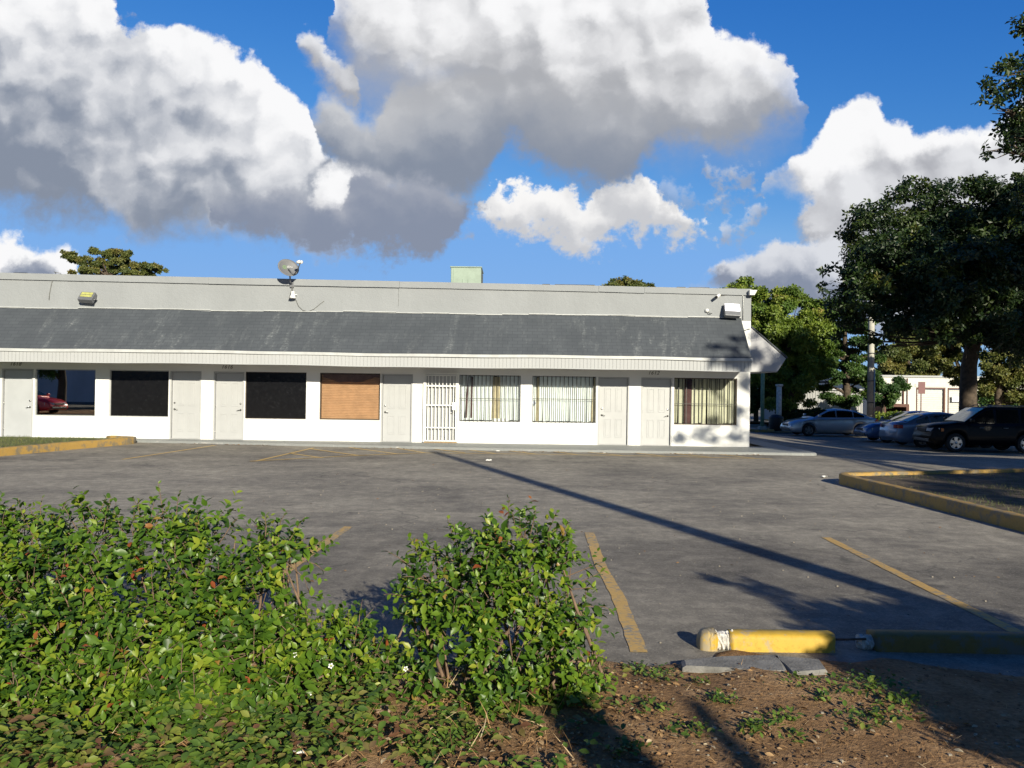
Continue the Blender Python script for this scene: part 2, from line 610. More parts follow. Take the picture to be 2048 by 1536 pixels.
def geo(t):
    return t.new('ShaderNodeNewGeometry').outputs['Position']


def simple(name, c, rough=0.6, metal=0.0, var=0.08, scale=6.0, spec=0.5, coat=0.0, bmp=0.0, bscale=60.0, ior=None):
    m, t, out = mat_new(name)
    p = t.new('ShaderNodeTexCoord').outputs['Object']
    n = t.noise(p, scale, 4.0, 0.6)
    n = t.step(n, 0.3, 0.7)
    lo = tuple(x * (1 - var) for x in c)
    hi = tuple(min(1, x * (1 + var)) for x in c)
    cc = t.mix(n, lo, hi)
    nm = None
    if bmp:
        nm = bump(t, t.noise(p, bscale, 3.0, 0.6), 0.01, bmp)
    principled(t, out, cc, rough, metal, spec, nm, coat, ior)
    return m


def leaf_mat(name, stops, rough=0.35, trans=0.25, spec=0.5):
    m, t, out = mat_new(name)
    a = t.new('ShaderNodeAttribute')
    a.attribute_name = 'tint'
    c = t.ramp(a.outputs['Fac'], stops)
    p = principled(t, None, c, rough, 0, spec)
    tr = t.new('ShaderNodeBsdfTranslucent')
    t.l.new(t.mix(1.0, c, (0.9, 1.25, 0.45), 'MULTIPLY'), tr.inputs[0])
    mx = t.new('ShaderNodeMixShader')
    mx.inputs[0].default_value = trans
    t.l.new(p.outputs[0], mx.inputs[1])
    t.l.new(tr.outputs[0], mx.inputs[2])
    t.l.new(mx.outputs[0], out.inputs[0])
    return m


M = {}


def make_materials():
    # asphalt
    m, t, out = mat_new('asphalt')
    P = geo(t)
    big = t.noise(P, 0.22, 5.0, 0.6)
    st = t.noise(t.vm('MULTIPLY', P, (0.8, 1.1, 1.0)), 0.75, 9.0, 0.70)
    mid = t.noise(P, 5.0, 8.0, 0.72)
    speck = t.noise(P, 46.0, 5.0, 0.8)
    v = t.m('ADD', t.m('MULTIPLY', big, 0.45), t.m('MULTIPLY', st, 0.55))
    c = t.ramp(v, [(0.36, (0.115, 0.105, 0.095)), (0.44, (0.235, 0.214, 0.180)), (0.53, (0.345, 0.312, 0.255)), (0.64, (0.44, 0.398, 0.322))])
    c = t.mix(t.step(mid, 0.40, 0.65), t.mix(1.0, c, (0.68, 0.68, 0.69), 'MULTIPLY'), c)
    c = t.mix(t.step(speck, 0.53, 0.72, 0.0, 0.85), c, (0.56, 0.51, 0.42))
    c = t.mix(t.step(speck, 0.46, 0.28, 0.0, 0.9), c, (0.05, 0.047, 0.045))
    stain = t.noise(P, 1.1, 3.0, 0.5)
    c = t.mix(t.step(stain, 0.66, 0.78, 0.0, 0.7), c, (0.045, 0.043, 0.044))
    # oil-darkened stalls and lighter grit
    sx, sy, _z = t.sep(P)
    stall = t.m('MULTIPLY', t.step(t.m('ADD', sy, t.m('MULTIPLY', t.m('SUBTRACT', st, 0.5), 5.0)), 10.8, 8.2), 0.55)
    c = t.mix(stall, c, t.mix(1.0, c, (0.58, 0.58, 0.60), 'MULTIPLY'))
    grit = t.noise(P, 20.0, 6.0, 0.85)
    c = t.mix(t.step(grit, 0.57, 0.70, 0.0, 0.55), c, (0.52, 0.48, 0.40))
    c = t.mix(t.step(grit, 0.42, 0.33, 0.0, 0.5), c, (0.07, 0.065, 0.06))
    # fine cracks
    vo = t.new('ShaderNodeTexVoronoi', feature='DISTANCE_TO_EDGE')
    wp = t.vm('ADD', P, t.vm('SCALE', t.xyz(t.noise(P, 1.5, 4.0), t.noise(P, 1.7, 4.0), 0.0), s=1.2))
    t.put(vo.inputs['Vector'], wp)
    vo.inputs['Scale'].default_value = 0.32
    ck = t.m('MULTIPLY', 0.55, t.m('MULTIPLY', t.step(vo.outputs['Distance'], 0.008, 0.002), t.step(t.noise(P, 0.35, 2.0), 0.46, 0.56)))
    c = t.mix(t.m('MULTIPLY', ck, 0.7), c, (0.04, 0.04, 0.04))
    principled(t, out, c, 0.85, 0, 0.3, bump(t, t.m('ADD', speck, t.m('MULTIPLY', mid, 0.6)), 0.012, 0.55))
    M['asphalt'] = m

    def paint(name, col_, under, amount, scale=9.0, rough=0.6):
        m, t, out = mat_new(name)
        P = geo(t)
        n = t.noise(P, scale, 8.0, 0.7)
        n2 = t.noise(P, 1.3, 3.0, 0.5)
        w = t.step(t.m('ADD', t.m('MULTIPLY', n, 0.7), t.m('MULTIPLY', n2, 0.3)), amount - 0.05, amount + 0.06)
        base = t.mix(t.noise(P, 4.0, 4.0), tuple(x * 0.82 for x in col_), col_)
        dirt = t.mix(t.step(t.noise(P, 30.0, 4.0, 0.7), 0.48, 0.75, 0, 0.5), base, tuple(x * 0.5 for x in col_))
        c = t.mix(w, under, dirt)
        principled(t, out, c, rough, 0, 0.3, bump(t, n, 0.006, 0.4))
        M[name] = m
    paint('line_paint', (0.56, 0.36, 0.115), (0.23, 0.215, 0.18), 0.455, 16.0)
    paint('line_paint_faded', (0.64, 0.43, 0.15), (0.28, 0.25, 0.19), 0.36)
    paint('kerb_yellow', (0.43, 0.27, 0.075), (0.20, 0.165, 0.11), 0.46, 5.0)
    paint('stop_yellow', (0.56, 0.36, 0.045), (0.34, 0.28, 0.18), 0.455, 9.0)
    paint('kerb_grey', (0.27, 0.28, 0.28), (0.42, 0.41, 0.39), 0.40, 5.0)
    paint('walk_grey', (0.27, 0.28, 0.275), (0.36, 0.35, 0.33), 0.36, 3.0)
    paint('stop_shaded', (0.22, 0.15, 0.04), (0.16, 0.14, 0.11), 0.46, 8.0)  # darker copy of the stop yellow: deep shade put into the colour
    M['slab_grey'] = simple('slab_grey', (0.17, 0.165, 0.155), 0.9, var=0.3, scale=9, bmp=0.6)
    M['concrete_chip'] = simple('concrete_chip', (0.55, 0.53, 0.49), 0.9, var=0.3, scale=14, bmp=0.8)
    M['rust'] = simple('rusty_steel', (0.10, 0.055, 0.035), 0.8, var=0.4, scale=30)

    # soil
    m, t, out = mat_new('soil')
    P = geo(t)
    n = t.noise(P, 2.2, 7.0, 0.65)
    f = t.noise(P, 34.0, 5.0, 0.7)
    c = t.ramp(n, [(0.3, (0.22, 0.128, 0.065)), (0.5, (0.37, 0.225, 0.115)), (0.68, (0.52, 0.345, 0.195))])
    c = t.mix(t.step(f, 0.35, 0.7), t.mix(1.0, c, (0.62, 0.60, 0.58), 'MULTIPLY'), c)
    principled(t, out, c, 0.95, 0, 0.15, bump(t, t.m('ADD', f, t.m('MULTIPLY', n, 2.0)), 0.03, 0.8))
    M['soil'] = m
    M['soil_shaded'] = simple('soil_shaded', (0.085, 0.062, 0.038), 0.95, var=0.6, scale=5, bmp=0.8, bscale=25)  # darker soil copy: shade on the planter island put into its colour

    # stucco wall (white) and parapet (light grey)
    def stucco(name, col_, b=0.35, stain=0.10, sc_=38.0):
        m, t, out = mat_new(name)
        P = geo(t)
        n = t.noise(P, sc_, 4.0, 0.6)
        n2 = t.noise(t.vm('MULTIPLY', P, (1.0, 1.0, 0.55)), 0.9, 6.0, 0.62)
        c = t.mix(t.step(n2, 0.35, 0.72), tuple(x * (1 - stain) for x in col_), col_)
        g = t.step(t.noise(P, 3.0, 6.0, 0.7), 0.60, 0.78, 0, 0.25)
        c = t.mix(g, c, tuple(x * 0.72 for x in col_))
        x_, y_, z_ = t.sep(P)
        drip = t.m('MULTIPLY', t.step(t.noise(t.vm('MULTIPLY', P, (5.0, 5.0, 0.35)), 1.0, 5.0, 0.7), 0.56, 0.78), 0.22)
        c = t.mix(drip, c, tuple(x * 0.78 for x in col_))
        splash = t.m('MULTIPLY', t.step(z_, 0.45, 0.06), t.step(t.noise(P, 2.0, 6.0, 0.7), 0.38, 0.7, 0.0, 0.32))
        c = t.mix(splash, c, (0.42, 0.40, 0.36))
        principled(t, out, c, 0.85, 0, 0.25, bump(t, t.m('ADD', n, t.m('MULTIPLY', t.noise(P, 7.0, 5.0, 0.6), 1.4)), 0.02, b))
        M[name] = m
    stucco('wall_white', (0.78, 0.78, 0.77), 0.22, 0.05)
    stucco('parapet_grey', (0.300, 0.315, 0.330), 0.5, 0.09)
    stucco('trim_grey', (0.42, 0.43, 0.44), 0.1, 0.06)
    stucco('gable_white', (0.48, 0.48, 0.50), 0.12, 0.08)
    M['gutter_white'] = simple('gutter_white', (0.47, 0.48, 0.48), 0.5, var=0.1, scale=3)
    M['soffit'] = simple('soffit', (0.38, 0.375, 0.35), 0.8)

    # shingles
    m, t, out = mat_new('shingle')
    P = geo(t)
    x, y, z = t.sep(P)
    br = t.new('ShaderNodeTexBrick')
    t.put(br.inputs['Vector'], t.xyz(x, t.m('MULTIPLY', z, 1.34), 0.0))
    br.inputs['Scale'].default_value = 1.0
    br.inputs['Brick Width'].default_value = 0.30
    br.inputs['Row Height'].default_value = 0.14
    br.inputs['Mortar Size'].default_value = 0.008
    br.inputs['Color1'].default_value = (0.070, 0.079, 0.092, 1)
    br.inputs['Color2'].default_value = (0.078, 0.088, 0.101, 1)
    br.inputs['Mortar'].default_value = (0.054, 0.061, 0.072, 1)
    streak = t.noise(t.xyz(t.m('ADD', t.m('MULTIPLY', x, 2.2), t.m('MULTIPLY', z, -0.35)), t.m('MULTIPLY', z, 0.9), 0.0), 1.6, 7.0, 0.72)
    area = t.step(t.noise(t.xyz(t.m('MULTIPLY', x, 0.35), 0.0, 0.0), 1.0, 2.0), 0.34, 0.60)
    fleck = t.noise(t.xyz(t.m('MULTIPLY', x, 1.0), t.m('MULTIPLY', z, 3.0), 0.0), 9.0, 4.0, 0.7)
    w = t.m('MULTIPLY', t.m('MULTIPLY', t.step(streak, 0.48, 0.70), area), t.step(fleck, 0.46, 0.66, 0.15, 1.0))
    c = t.mix(t.m('MULTIPLY', w, 1.0), br.outputs['Color'], (0.24, 0.255, 0.26))
    c = t.mix(t.step(t.noise(P, 1.2, 4.0), 0.35, 0.7, 0.0, 0.35), c, (0.045, 0.052, 0.062))
    principled(t, out, c, 0.85, 0, 0.3, bump(t, t.m('ADD', br.outputs['Fac'], t.noise(P, 60.0)), 0.008, -0.5))
    M['shingle'] = m

    M['door_white'] = simple('door_paint', (0.405, 0.412, 0.42), 0.45, var=0.03, scale=2)
    M['door_flat'] = simple('door_paint_cool', (0.40, 0.415, 0.435), 0.5, var=0.04, scale=2)
    M['frame_white'] = simple('frame_paint', (0.39, 0.395, 0.40), 0.5, var=0.05)
    M['frame_alu'] = simple('aluminium_frame', (0.45, 0.46, 0.45), 0.4, 0.4, var=0.1)
    M['frame_bronze'] = simple('bronze_frame', (0.09, 0.07, 0.055), 0.5, 0.3, var=0.15)
    M['chrome'] = simple('brushed_nickel', (0.42, 0.41, 0.39), 0.25, 0.95, var=0.05)
    M['bar_dark'] = simple('dark_iron_bar', (0.055, 0.055, 0.052), 0.55, 0.2, var=0.2)
    M['gate_white'] = simple('white_iron', (0.78, 0.78, 0.75), 0.45, var=0.05)
    M['blind_brown'] = simple('blind_tan', (0.44, 0.255, 0.145), 0.55, var=0.10, scale=5)
    M['blind_white'] = simple('blind_white', (0.76, 0.79, 0.80), 0.55, var=0.04, scale=3)
    M['blind_cream'] = simple('blind_cream', (0.50, 0.48, 0.36), 0.6, var=0.10, scale=3)
    M['curtain_maroon'] = simple('curtain_maroon', (0.070, 0.028, 0.028), 0.85, var=0.2)
    M['curtain_tan'] = simple('curtain_tan', (0.46, 0.39, 0.26), 0.8, var=0.15)
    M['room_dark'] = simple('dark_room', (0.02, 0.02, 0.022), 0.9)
    M['number_dark'] = simple('number_metal', (0.10, 0.10, 0.09), 0.5, 0.2)
    M['black'] = simple('black_plastic', (0.015, 0.015, 0.016), 0.5)
    M['dark_metal'] = simple('dark_metal', (0.07, 0.075, 0.085), 0.45, 0.3)
    M['white_plastic'] = simple('white_plastic', (0.80, 0.79, 0.76), 0.35, var=0.04)
    M['dish_grey'] = simple('dish_grey', (0.155, 0.158, 0.168), 0.6, 0.0, var=0.06)
    M['logo_green'] = simple('logo_green', (0.20, 0.30, 0.15), 0.5)
    M['logo_white'] = simple('logo_white', (0.62, 0.62, 0.62), 0.5)
    M['ac_green'] = simple('ac_green', (0.265, 0.335, 0.27), 0.55, 0.0, var=0.08, scale=4)
    M['ac_dark'] = simple('ac_dark', (0.06, 0.07, 0.065), 0.6)
    M['lens_yellow'] = simple('lens_yellow', (0.42, 0.42, 0.14), 0.25, var=0.15, scale=12)
    M['fixture_grey'] = simple('fixture_grey', (0.16, 0.165, 0.18), 0.5, 0.2)
    M['cable'] = simple('cable_grey', (0.16, 0.16, 0.15), 0.7)
    M['pole_green'] = simple('pole_green', (0.16, 0.27, 0.18), 0.6, var=0.15)
    M['pole_white'] = simple('pole_white', (0.55, 0.56, 0.54), 0.7, var=0.2)
    M['pole_concrete'] = simple('pole_concrete', (0.42, 0.41, 0.36), 0.85, var=0.15, scale=3, bmp=0.4)
    M['pole_wood'] = simple('pole_wood', (0.14, 0.10, 0.07), 0.9, var=0.3, scale=6, bmp=0.8)
    # floodlight lens with added emission
    m, t, out = mat_new('lamp_lens')
    p = principled(t, out, (0.9, 0.9, 0.92), 0.2)
    p.inputs['Emission Color'].default_value = (1.0, 0.93, 0.98, 1)
    p.inputs['Emission Strength'].default_value = 1.2
    M['lamp_lens'] = m

    # glass panes
    def pane(name, tint_alpha, ior, rough=0.01):
        m, t, out = mat_new(name)
        tr = t.new('ShaderNodeBsdfTransparent')
        tr.inputs[0].default_value = (0.92, 0.95, 0.94, 1)
        gl = t.new('ShaderNodeBsdfGlossy')
        gl.inputs['Roughness'].default_value = rough
        fr = t.new('ShaderNodeFresnel')
        fr.inputs[0].default_value = ior
        mx = t.new('ShaderNodeMixShader')
        t.l.new(fr.outputs[0], mx.inputs[0])
        t.l.new(tr.outputs[0], mx.inputs[1])
        t.l.new(gl.outputs[0], mx.inputs[2])
        t.l.new(mx.outputs[0], out.inputs[0])
        M[name] = m
    pane('pane_clear', 0, 1.45)
    pane('pane_mirror', 0, 5.0)
    m, t, out = mat_new('pane_black')
    n = t.noise(geo(t), 9.0, 6.0, 0.7)
    c = t.mix(t.step(n, 0.55, 0.75, 0, 0.5), (0.007, 0.007, 0.008), (0.016, 0.016, 0.018))
    principled(t, out, c, t.step(n, 0.3, 0.7, 0.10, 0.28), 0, 0.35)
    M['pane_black'] = m

    # foliage
    M['leaf_bush'] = leaf_mat('leaf_bush', [(0.0, (0.032, 0.075, 0.010)), (0.30, (0.068, 0.140, 0.014)), (0.62, (0.135, 0.222, 0.018)), (0.84, (0.26, 0.305, 0.030)),
                                            (0.90, (0.25, 0.19, 0.04)), (0.955, (0.30, 0.085, 0.03)), (1.0, (0.22, 0.05, 0.02))], 0.42, 0.28, 0.45)
    M['leaf_weed'] = leaf_mat('leaf_weed', [(0.0, (0.048, 0.098, 0.015)), (0.5, (0.115, 0.188, 0.026)), (0.78, (0.21, 0.235, 0.042)), (0.9, (0.16, 0.11, 0.05)), (1.0, (0.15, 0.07, 0.035))], 0.5, 0.25)
    M['leaf_dead'] = leaf_mat('leaf_dead', [(0.0, (0.11, 0.062, 0.034)), (0.5, (0.26, 0.145, 0.065)), (0.85, (0.40, 0.25, 0.12)), (1.0, (0.48, 0.40, 0.27))], 0.8, 0.05, 0.2)
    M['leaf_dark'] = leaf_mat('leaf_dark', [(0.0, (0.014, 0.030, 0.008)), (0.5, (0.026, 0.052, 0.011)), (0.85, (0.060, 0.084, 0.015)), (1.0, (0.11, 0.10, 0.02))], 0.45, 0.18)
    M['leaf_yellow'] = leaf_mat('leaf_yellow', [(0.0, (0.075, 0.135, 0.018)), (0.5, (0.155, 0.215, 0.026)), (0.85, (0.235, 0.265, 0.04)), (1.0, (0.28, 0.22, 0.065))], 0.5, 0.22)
    M['leaf_mid'] = leaf_mat('leaf_mid', [(0.0, (0.028, 0.070, 0.016)), (0.5, (0.055, 0.115, 0.022)), (0.85, (0.095, 0.150, 0.028)), (1.0, (0.15, 0.14, 0.04))], 0.5, 0.2)
    M['leaf_olive'] = leaf_mat('leaf_olive', [(0.0, (0.06, 0.085, 0.02)), (0.5, (0.13, 0.14, 0.03)), (0.85, (0.20, 0.165, 0.045)), (1.0, (0.24, 0.15, 0.06))], 0.55, 0.2)
    M['grass'] = leaf_mat('grass', [(0.0, (0.05, 0.085, 0.016)), (0.6, (0.12, 0.155, 0.032)), (1.0, (0.22, 0.19, 0.07))], 0.6, 0.2)
    M['turf'] = simple('turf_soil', (0.085, 0.095, 0.032), 0.95, var=0.45, scale=3, bmp=0.6)
    M['bark'] = simple('bark', (0.075, 0.056, 0.040), 0.95, var=0.35, scale=7, bmp=0.9, bscale=22)
    M['bark_pale'] = simple('bark_pale', (0.30, 0.26, 0.20), 0.95, var=0.3, scale=3, bmp=0.8, bscale=18)
    M['twig'] = simple('twig', (0.16, 0.105, 0.07), 0.9, var=0.3, scale=20)
    M['petal'] = simple('petal', (0.85, 0.85, 0.82), 0.6)
    M['stone'] = simple('stone', (0.26, 0.23, 0.185), 0.9, var=0.35, scale=25)
    M['paper'] = simple('paper_scrap', (0.78, 0.77, 0.73), 0.8, var=0.1)

    # background building
    def siding(name, col_, stain):
        m, t, out = mat_new(name)
        P = geo(t)
        n = t.noise(t.vm('MULTIPLY', P, (1, 1, 0.3)), 0.7, 6.0, 0.65)
        c = t.mix(t.step(n, 0.35, 0.7), tuple(x * (1 - stain) for x in col_), col_)
        principled(t, out, c, 0.8, 0, 0.2)
        M[name] = m
    siding('warehouse_white', (0.66, 0.65, 0.60), 0.12)
    siding('warehouse_shaded', (0.40, 0.40, 0.40), 0.15)  # greyer copy of the white siding, shade put into the colour
    siding('street_wall', (0.52, 0.60, 0.68), 0.15)
    M['shutter'] = simple('shutter', (0.50, 0.50, 0.47), 0.5, 0.1, var=0.06)
    M['brown_trim'] = simple('brown_trim', (0.11, 0.045, 0.030), 0.7)
    M['sign_white'] = simple('sign_white', (0.75, 0.74, 0.74), 0.5, var=0.03)
    M['sign_red'] = simple('sign_red', (0.17, 0.07, 0.07), 0.6)

    # vehicles
    def paintwork(name, c, metal=0.35, rough=0.32, coat=0.7):
        M[name] = simple(name, c, rough, metal, var=0.04, scale=1.5, coat=coat, spec=0.5 if coat > .2 else 0.15)
    paintwork('paint_silver', (0.52, 0.53, 0.55), 0.55, 0.3)
    paintwork('paint_blue', (0.065, 0.125, 0.27), 0.35)
    paintwork('paint_bluegrey', (0.19, 0.255, 0.38), 0.45)
    paintwork('paint_black', (0.003, 0.003, 0.004), 0.0, 0.38, 0.08)
    paintwork('paint_red', (0.65, 0.03, 0.03), 0.0)
    M['car_glass'] = simple('car_glass', (0.006, 0.007, 0.008), 0.06, spec=0.6)
    M['car_glass_green'] = simple('car_glass_green', (0.12, 0.26, 0.20), 0.08, spec=0.6, var=0.3, scale=6)
    M['tyre'] = simple('tyre', (0.018, 0.018, 0.019), 0.85)
    M['rim'] = simple('rim_alloy', (0.55, 0.55, 0.55), 0.28, 0.85)
    M['rim_dull'] = simple('rim_dull', (0.24, 0.24, 0.24), 0.4, 0.7)
    M['lamp_clear'] = simple('lamp_clear', (0.55, 0.56, 0.58), 0.12, 0.2)
    M['lamp_amber'] = simple('lamp_amber', (0.55, 0.17, 0.03), 0.2)
    M['lamp_red'] = simple('lamp_red', (0.28, 0.015, 0.015), 0.2)


make_materials()

# ------------------------------------------------------------------ ground
def sstep(a, b, x):
    t = min(1, max(0, (x - a) / (b - a)))
    return t * t * (3 - 2 * t)


def gz(x, y):
    """ground height: flat lot, falling gently away beyond the right end of the building"""
    s = sstep(8.5, 14.5, x)
    return -s * (0.40 * sstep(21.0, 31.0, y) + 0.0085 * max(0, min(y, 70) - 31)) - 0.03 * sstep(70, 110, y)


def on_ground(px, py, dz=0.0):
    p = at_z(px, py, dz)
    for _ in range(40):
        p = at_z(px, py, gz(p.x, p.y) + dz)
    return p


def sheet(name, xs, ys, fz, mat, inside=None):
    m = MB()
    idx = {}
    vs_, fs_ = [], []
    for j, y in enumerate(ys):
        for i, x in enumerate(xs):
            idx[i, j] = len(vs_)
            vs_.append((x, y, fz(x, y)))
    for j in range(len(ys) - 1):
        for i in range(len(xs) - 1):
            if inside is None or inside((xs[i] + xs[i + 1]) / 2, (ys[j] + ys[j + 1]) / 2):
                fs_.append((idx[i, j], idx[i + 1, j], idx[i + 1, j + 1], idx[i, j + 1]))
    m.add(vs_, fs_, True)
    return m.build(name, mat)


xs = [-900, -300, -120, -60] + [i * 1.0 for i in range(-40, 61)] + [80, 120, 300, 900]
ys = [-900, -300, -120, -60] + [i * 1.0 for i in range(-40, 81)] + [90, 110, 160, 300, 900]
tag(sheet('asphalt_lot', xs, ys, gz, M['asphalt']), 'worn grey asphalt of the parking lot', None, None, 'structure')


def verge_edge(x):
    return 5.22 + 0.30 * sstep(1.25, 1.5, x) * sstep(3.1, 2.5, x) + 0.10 * math.sin(x * 1.7 + 0.6) + 0.05 * math.sin(x * 5.1) + 0.03 * math.sin(x * 13.0)


def soil_z(x, y):
    d = verge_edge(x) - y
    h = 0.012 + 0.05 * sstep(0.0, 0.7, d) + 0.012 * math.sin(x * 7.3 + y * 3.1) * math.sin(y * 6.1 - x * 2.2) * sstep(0, 0.4, d)
    return h


def build_verge():
    xs_ = [-60, -20, -10] + [-6 + i * 0.12 for i in range(int(12 / 0.12) + 1)] + [10, 20, 60]
    m = MB()
    vs_, fs_ = [], []
    ny = 46
    for x in xs_:
        e = verge_edge(x)
        for j in range(ny):
            t = j / (ny - 1)
            y = e - (t ** 1.5) * 11.0
            vs_.append((x, y, soil_z(x, y) if j else -0.01))
    for i in range(len(xs_) - 1):
        for j in range(ny - 1):
            a = i * ny + j
            fs_.append((a, a + 1, a + ny + 1, a + ny))
    m.add(vs_, fs_, True)
    tag(m.build('soil_verge', M['soil']), 'bare brown soil strip in front of the parking lot', None, None, 'structure')


build_verge()


# ------------------------------------------------------------------ painted markings
def stripe(pts, w, mat, name='parking_line', z=0.005, label=None):
    """pts: ground points (x,y); ragged strip of width w"""
    m = MB()
    P2 = [Vector((p[0], p[1])) for p in pts]
    L, Rr = [], []
    for a, b in zip(P2[:-1], P2[1:]):
        n = max(2, int((b - a).length / 0.12))
        d = (b - a).normalized()
        nn = Vector((-d.y, d.x))
        for k in range(n + 1):
            p = a.lerp(b, k / n)
            j1, j2 = random.uniform(-.005, .005), random.uniform(-.005, .005)
            L.append(p + nn * (w / 2 + j1))
            Rr.append(p - nn * (w / 2 + j2))
    vs_ = [(p.x, p.y, gz(p.x, p.y) + z) for p in L] + [(p.x, p.y, gz(p.x, p.y) + z) for p in Rr]
    n = len(L)
    fs_ = [(i, i + 1, n + i + 1, n + i) for i in range(n - 1)]
    m.add(vs_, fs_)
    return tag(m.build(name, mat), label, None, None, 'structure')


stripe([(-2.07, 10.25), (-2.13, 8.8), (-2.2, 6.6), (-2.3, 5.3)], 0.115, M['line_paint'], label='yellow stall line beside the left shrub')
stripe([(1.0, 10.05), (0.93, 8.2), (0.95, 7.0), (0.90, 5.5)], 0.12, M['line_paint'], label='yellow stall line behind the middle shrub')
stripe([(3.93, 9.95), (3.88, 7.5), (3.86, 5.9)], 0.11, M['line_paint'], label='yellow stall line under the pole shadow')
stripe([(6.25, 9.6), (6.4, 6.2)], 0.0001, M['line_paint']) if False else None
far = [((245, 919), (430, 891)), ((510, 923), (628, 896)), ((500, 923), (700, 912), (850, 906)), ((850, 906), (1100, 909), (1330, 913), (1545, 918)),
       ((580, 907), (645, 916)), ((620, 898), (715, 911)), ((698, 895), (795, 908)), ((790, 896), (850, 906)), ((865, 898), (930, 906)),
       ((930, 899), (990, 907)), ((1020, 902), (1075, 909)), ((1105, 903), (1155, 910)), ((1170, 904), (1243, 911)), ((1262, 905), (1330, 913)),
       ((1345, 907), (1420, 915)), ((1440, 909), (1510, 917))]
for k, f_ in enumerate(far):
    pts = [at_z(*p)[:2] for p in f_]
    stripe(pts, 0.10, M['line_paint_faded'], z=0.005 + 0.002 * (k % 3), label='thin faded yellow bay marking near the shops')


# ------------------------------------------------------------------ kerbs
def kerb_path(name, pts, w, h, mat, label, sag=0.0, cat='kerb', kind=None, close_round=0.035):
    """rounded kerb swept along pts (x, y); sits on the ground"""
    prof = [(-w / 2, -0.05), (-w / 2, h - close_round), (-w / 2 + close_round * .35, h - close_round * .3), (-w / 2 + close_round, h), (w / 2 - close_round, h),
            (w / 2 - close_round * .35, h - close_round * .3), (w / 2, h - close_round), (w / 2, -0.05)]
    P2 = [Vector(p) for p in pts]
    S = []
    for a, b in zip(P2[:-1], P2[1:]):
        n = max(1, int((b - a).length / 0.18))
        for k in range(n):
            S.append(a.lerp(b, k / n))
    S.append(P2[-1])
    vs_, fs_ = [], []
    np_ = len(prof)
    for i, p in enumerate(S):
        a, b = S[max(0, i - 1)], S[min(len(S) - 1, i + 1)]
        d = (b - a).normalized()
        n = Vector((-d.y, d.x))
        j = random.uniform(-.006, .006)
        for (u, zz) in prof:
            q = p + n * (u + j * 0.5)
            vs_.append((q.x, q.y, gz(q.x, q.y) + zz + (j if zz > 0 else 0)))
    for i in range(len(S) - 1):
        for k in range(np_ - 1):
            a = i * np_ + k
            fs_.append((a, a + 1, a + np_ + 1, a + np_))
    fs_.append(tuple(range(np_)))
    fs_.append(tuple(range((len(S) - 1) * np_, len(S) * np_))[::-1])
    m = MB().add(vs_, fs_, True)
    base = (S[0].x, S[0].y, gz(S[0].x, S[0].y))
    return tag(m.build(name, mat, loc=base), label, cat, None, kind)


def arc(cx, cy, r, a0, a1, n=8):
    return [(cx + r * math.cos(R(a0 + (a1 - a0) * i / n)), cy + r * math.sin(R(a0 + (a1 - a0) * i / n))) for i in range(n + 1)]


def fill_poly(name, pts, z, mat, label, kind='structure'):
    m = MB()
    cx = sum(p[0] for p in pts) / len(pts)
    cy = sum(p[1] for p in pts) / len(pts)
    vs_ = [(cx, cy, gz(cx, cy) + z)] + [(p[0], p[1], gz(p[0], p[1]) + z) for p in pts]
    fs_ = [(0, i, i % len(pts) + 1) for i in range(1, len(pts) + 1)]
    m.add(vs_, fs_)
    return tag(m.build(name, mat), label, None, None, kind)


# right planter island
RI = [(7.35, 2.0), (7.05, 7.0), (6.86, 10.65), (6.66, 14.6)] + arc(7.15, 15.75, 0.55, 180, 95, 6) + [(8.6, 16.75), (11.3, 17.6), (15.0, 18.6), (24.0, 20.5)]
kerb_path('island_kerb', RI, 0.19, 0.20, M['kerb_yellow'], 'yellow painted kerb around the shaded planter island on the right')
RI_in = [(p[0] + 0.05, p[1] - 0.05) for p in RI] + [(26, 2.0)]
fill_poly('planter_soil', RI_in, 0.13, M['soil_shaded'], 'shaded soil inside the right planter island')
# left grass island
LI = [(-13.3, 15.0), (-12.5, 18.6), (-11.9, 21.3), (-11.45, 23.0), (-11.3, 23.6), (-11.35, 23.95), (-11.65, 24.15), (-12.2, 24.28)]
kerb_path('grass_island_kerb', LI, 0.24, 0.20, M['kerb_yellow'], 'dirty yellow kerb round the grass island at the left edge')
LI_in = [(p[0] - 0.03, p[1]) for p in LI] + [(-13.5, 24.3), (-24, 24.3), (-24, 15.0)]
fill_poly('grass_island', LI_in, 0.12, M['turf'], 'turf of the grass island before the left shop')

# walkway along the shops
WK = [(-24.0, 24.35), (-11.6, 24.35), (-7.7, 23.95), (-3.0, 23.35), (0.3, 22.98), (4.0, 22.88), (8.55, 22.85)]


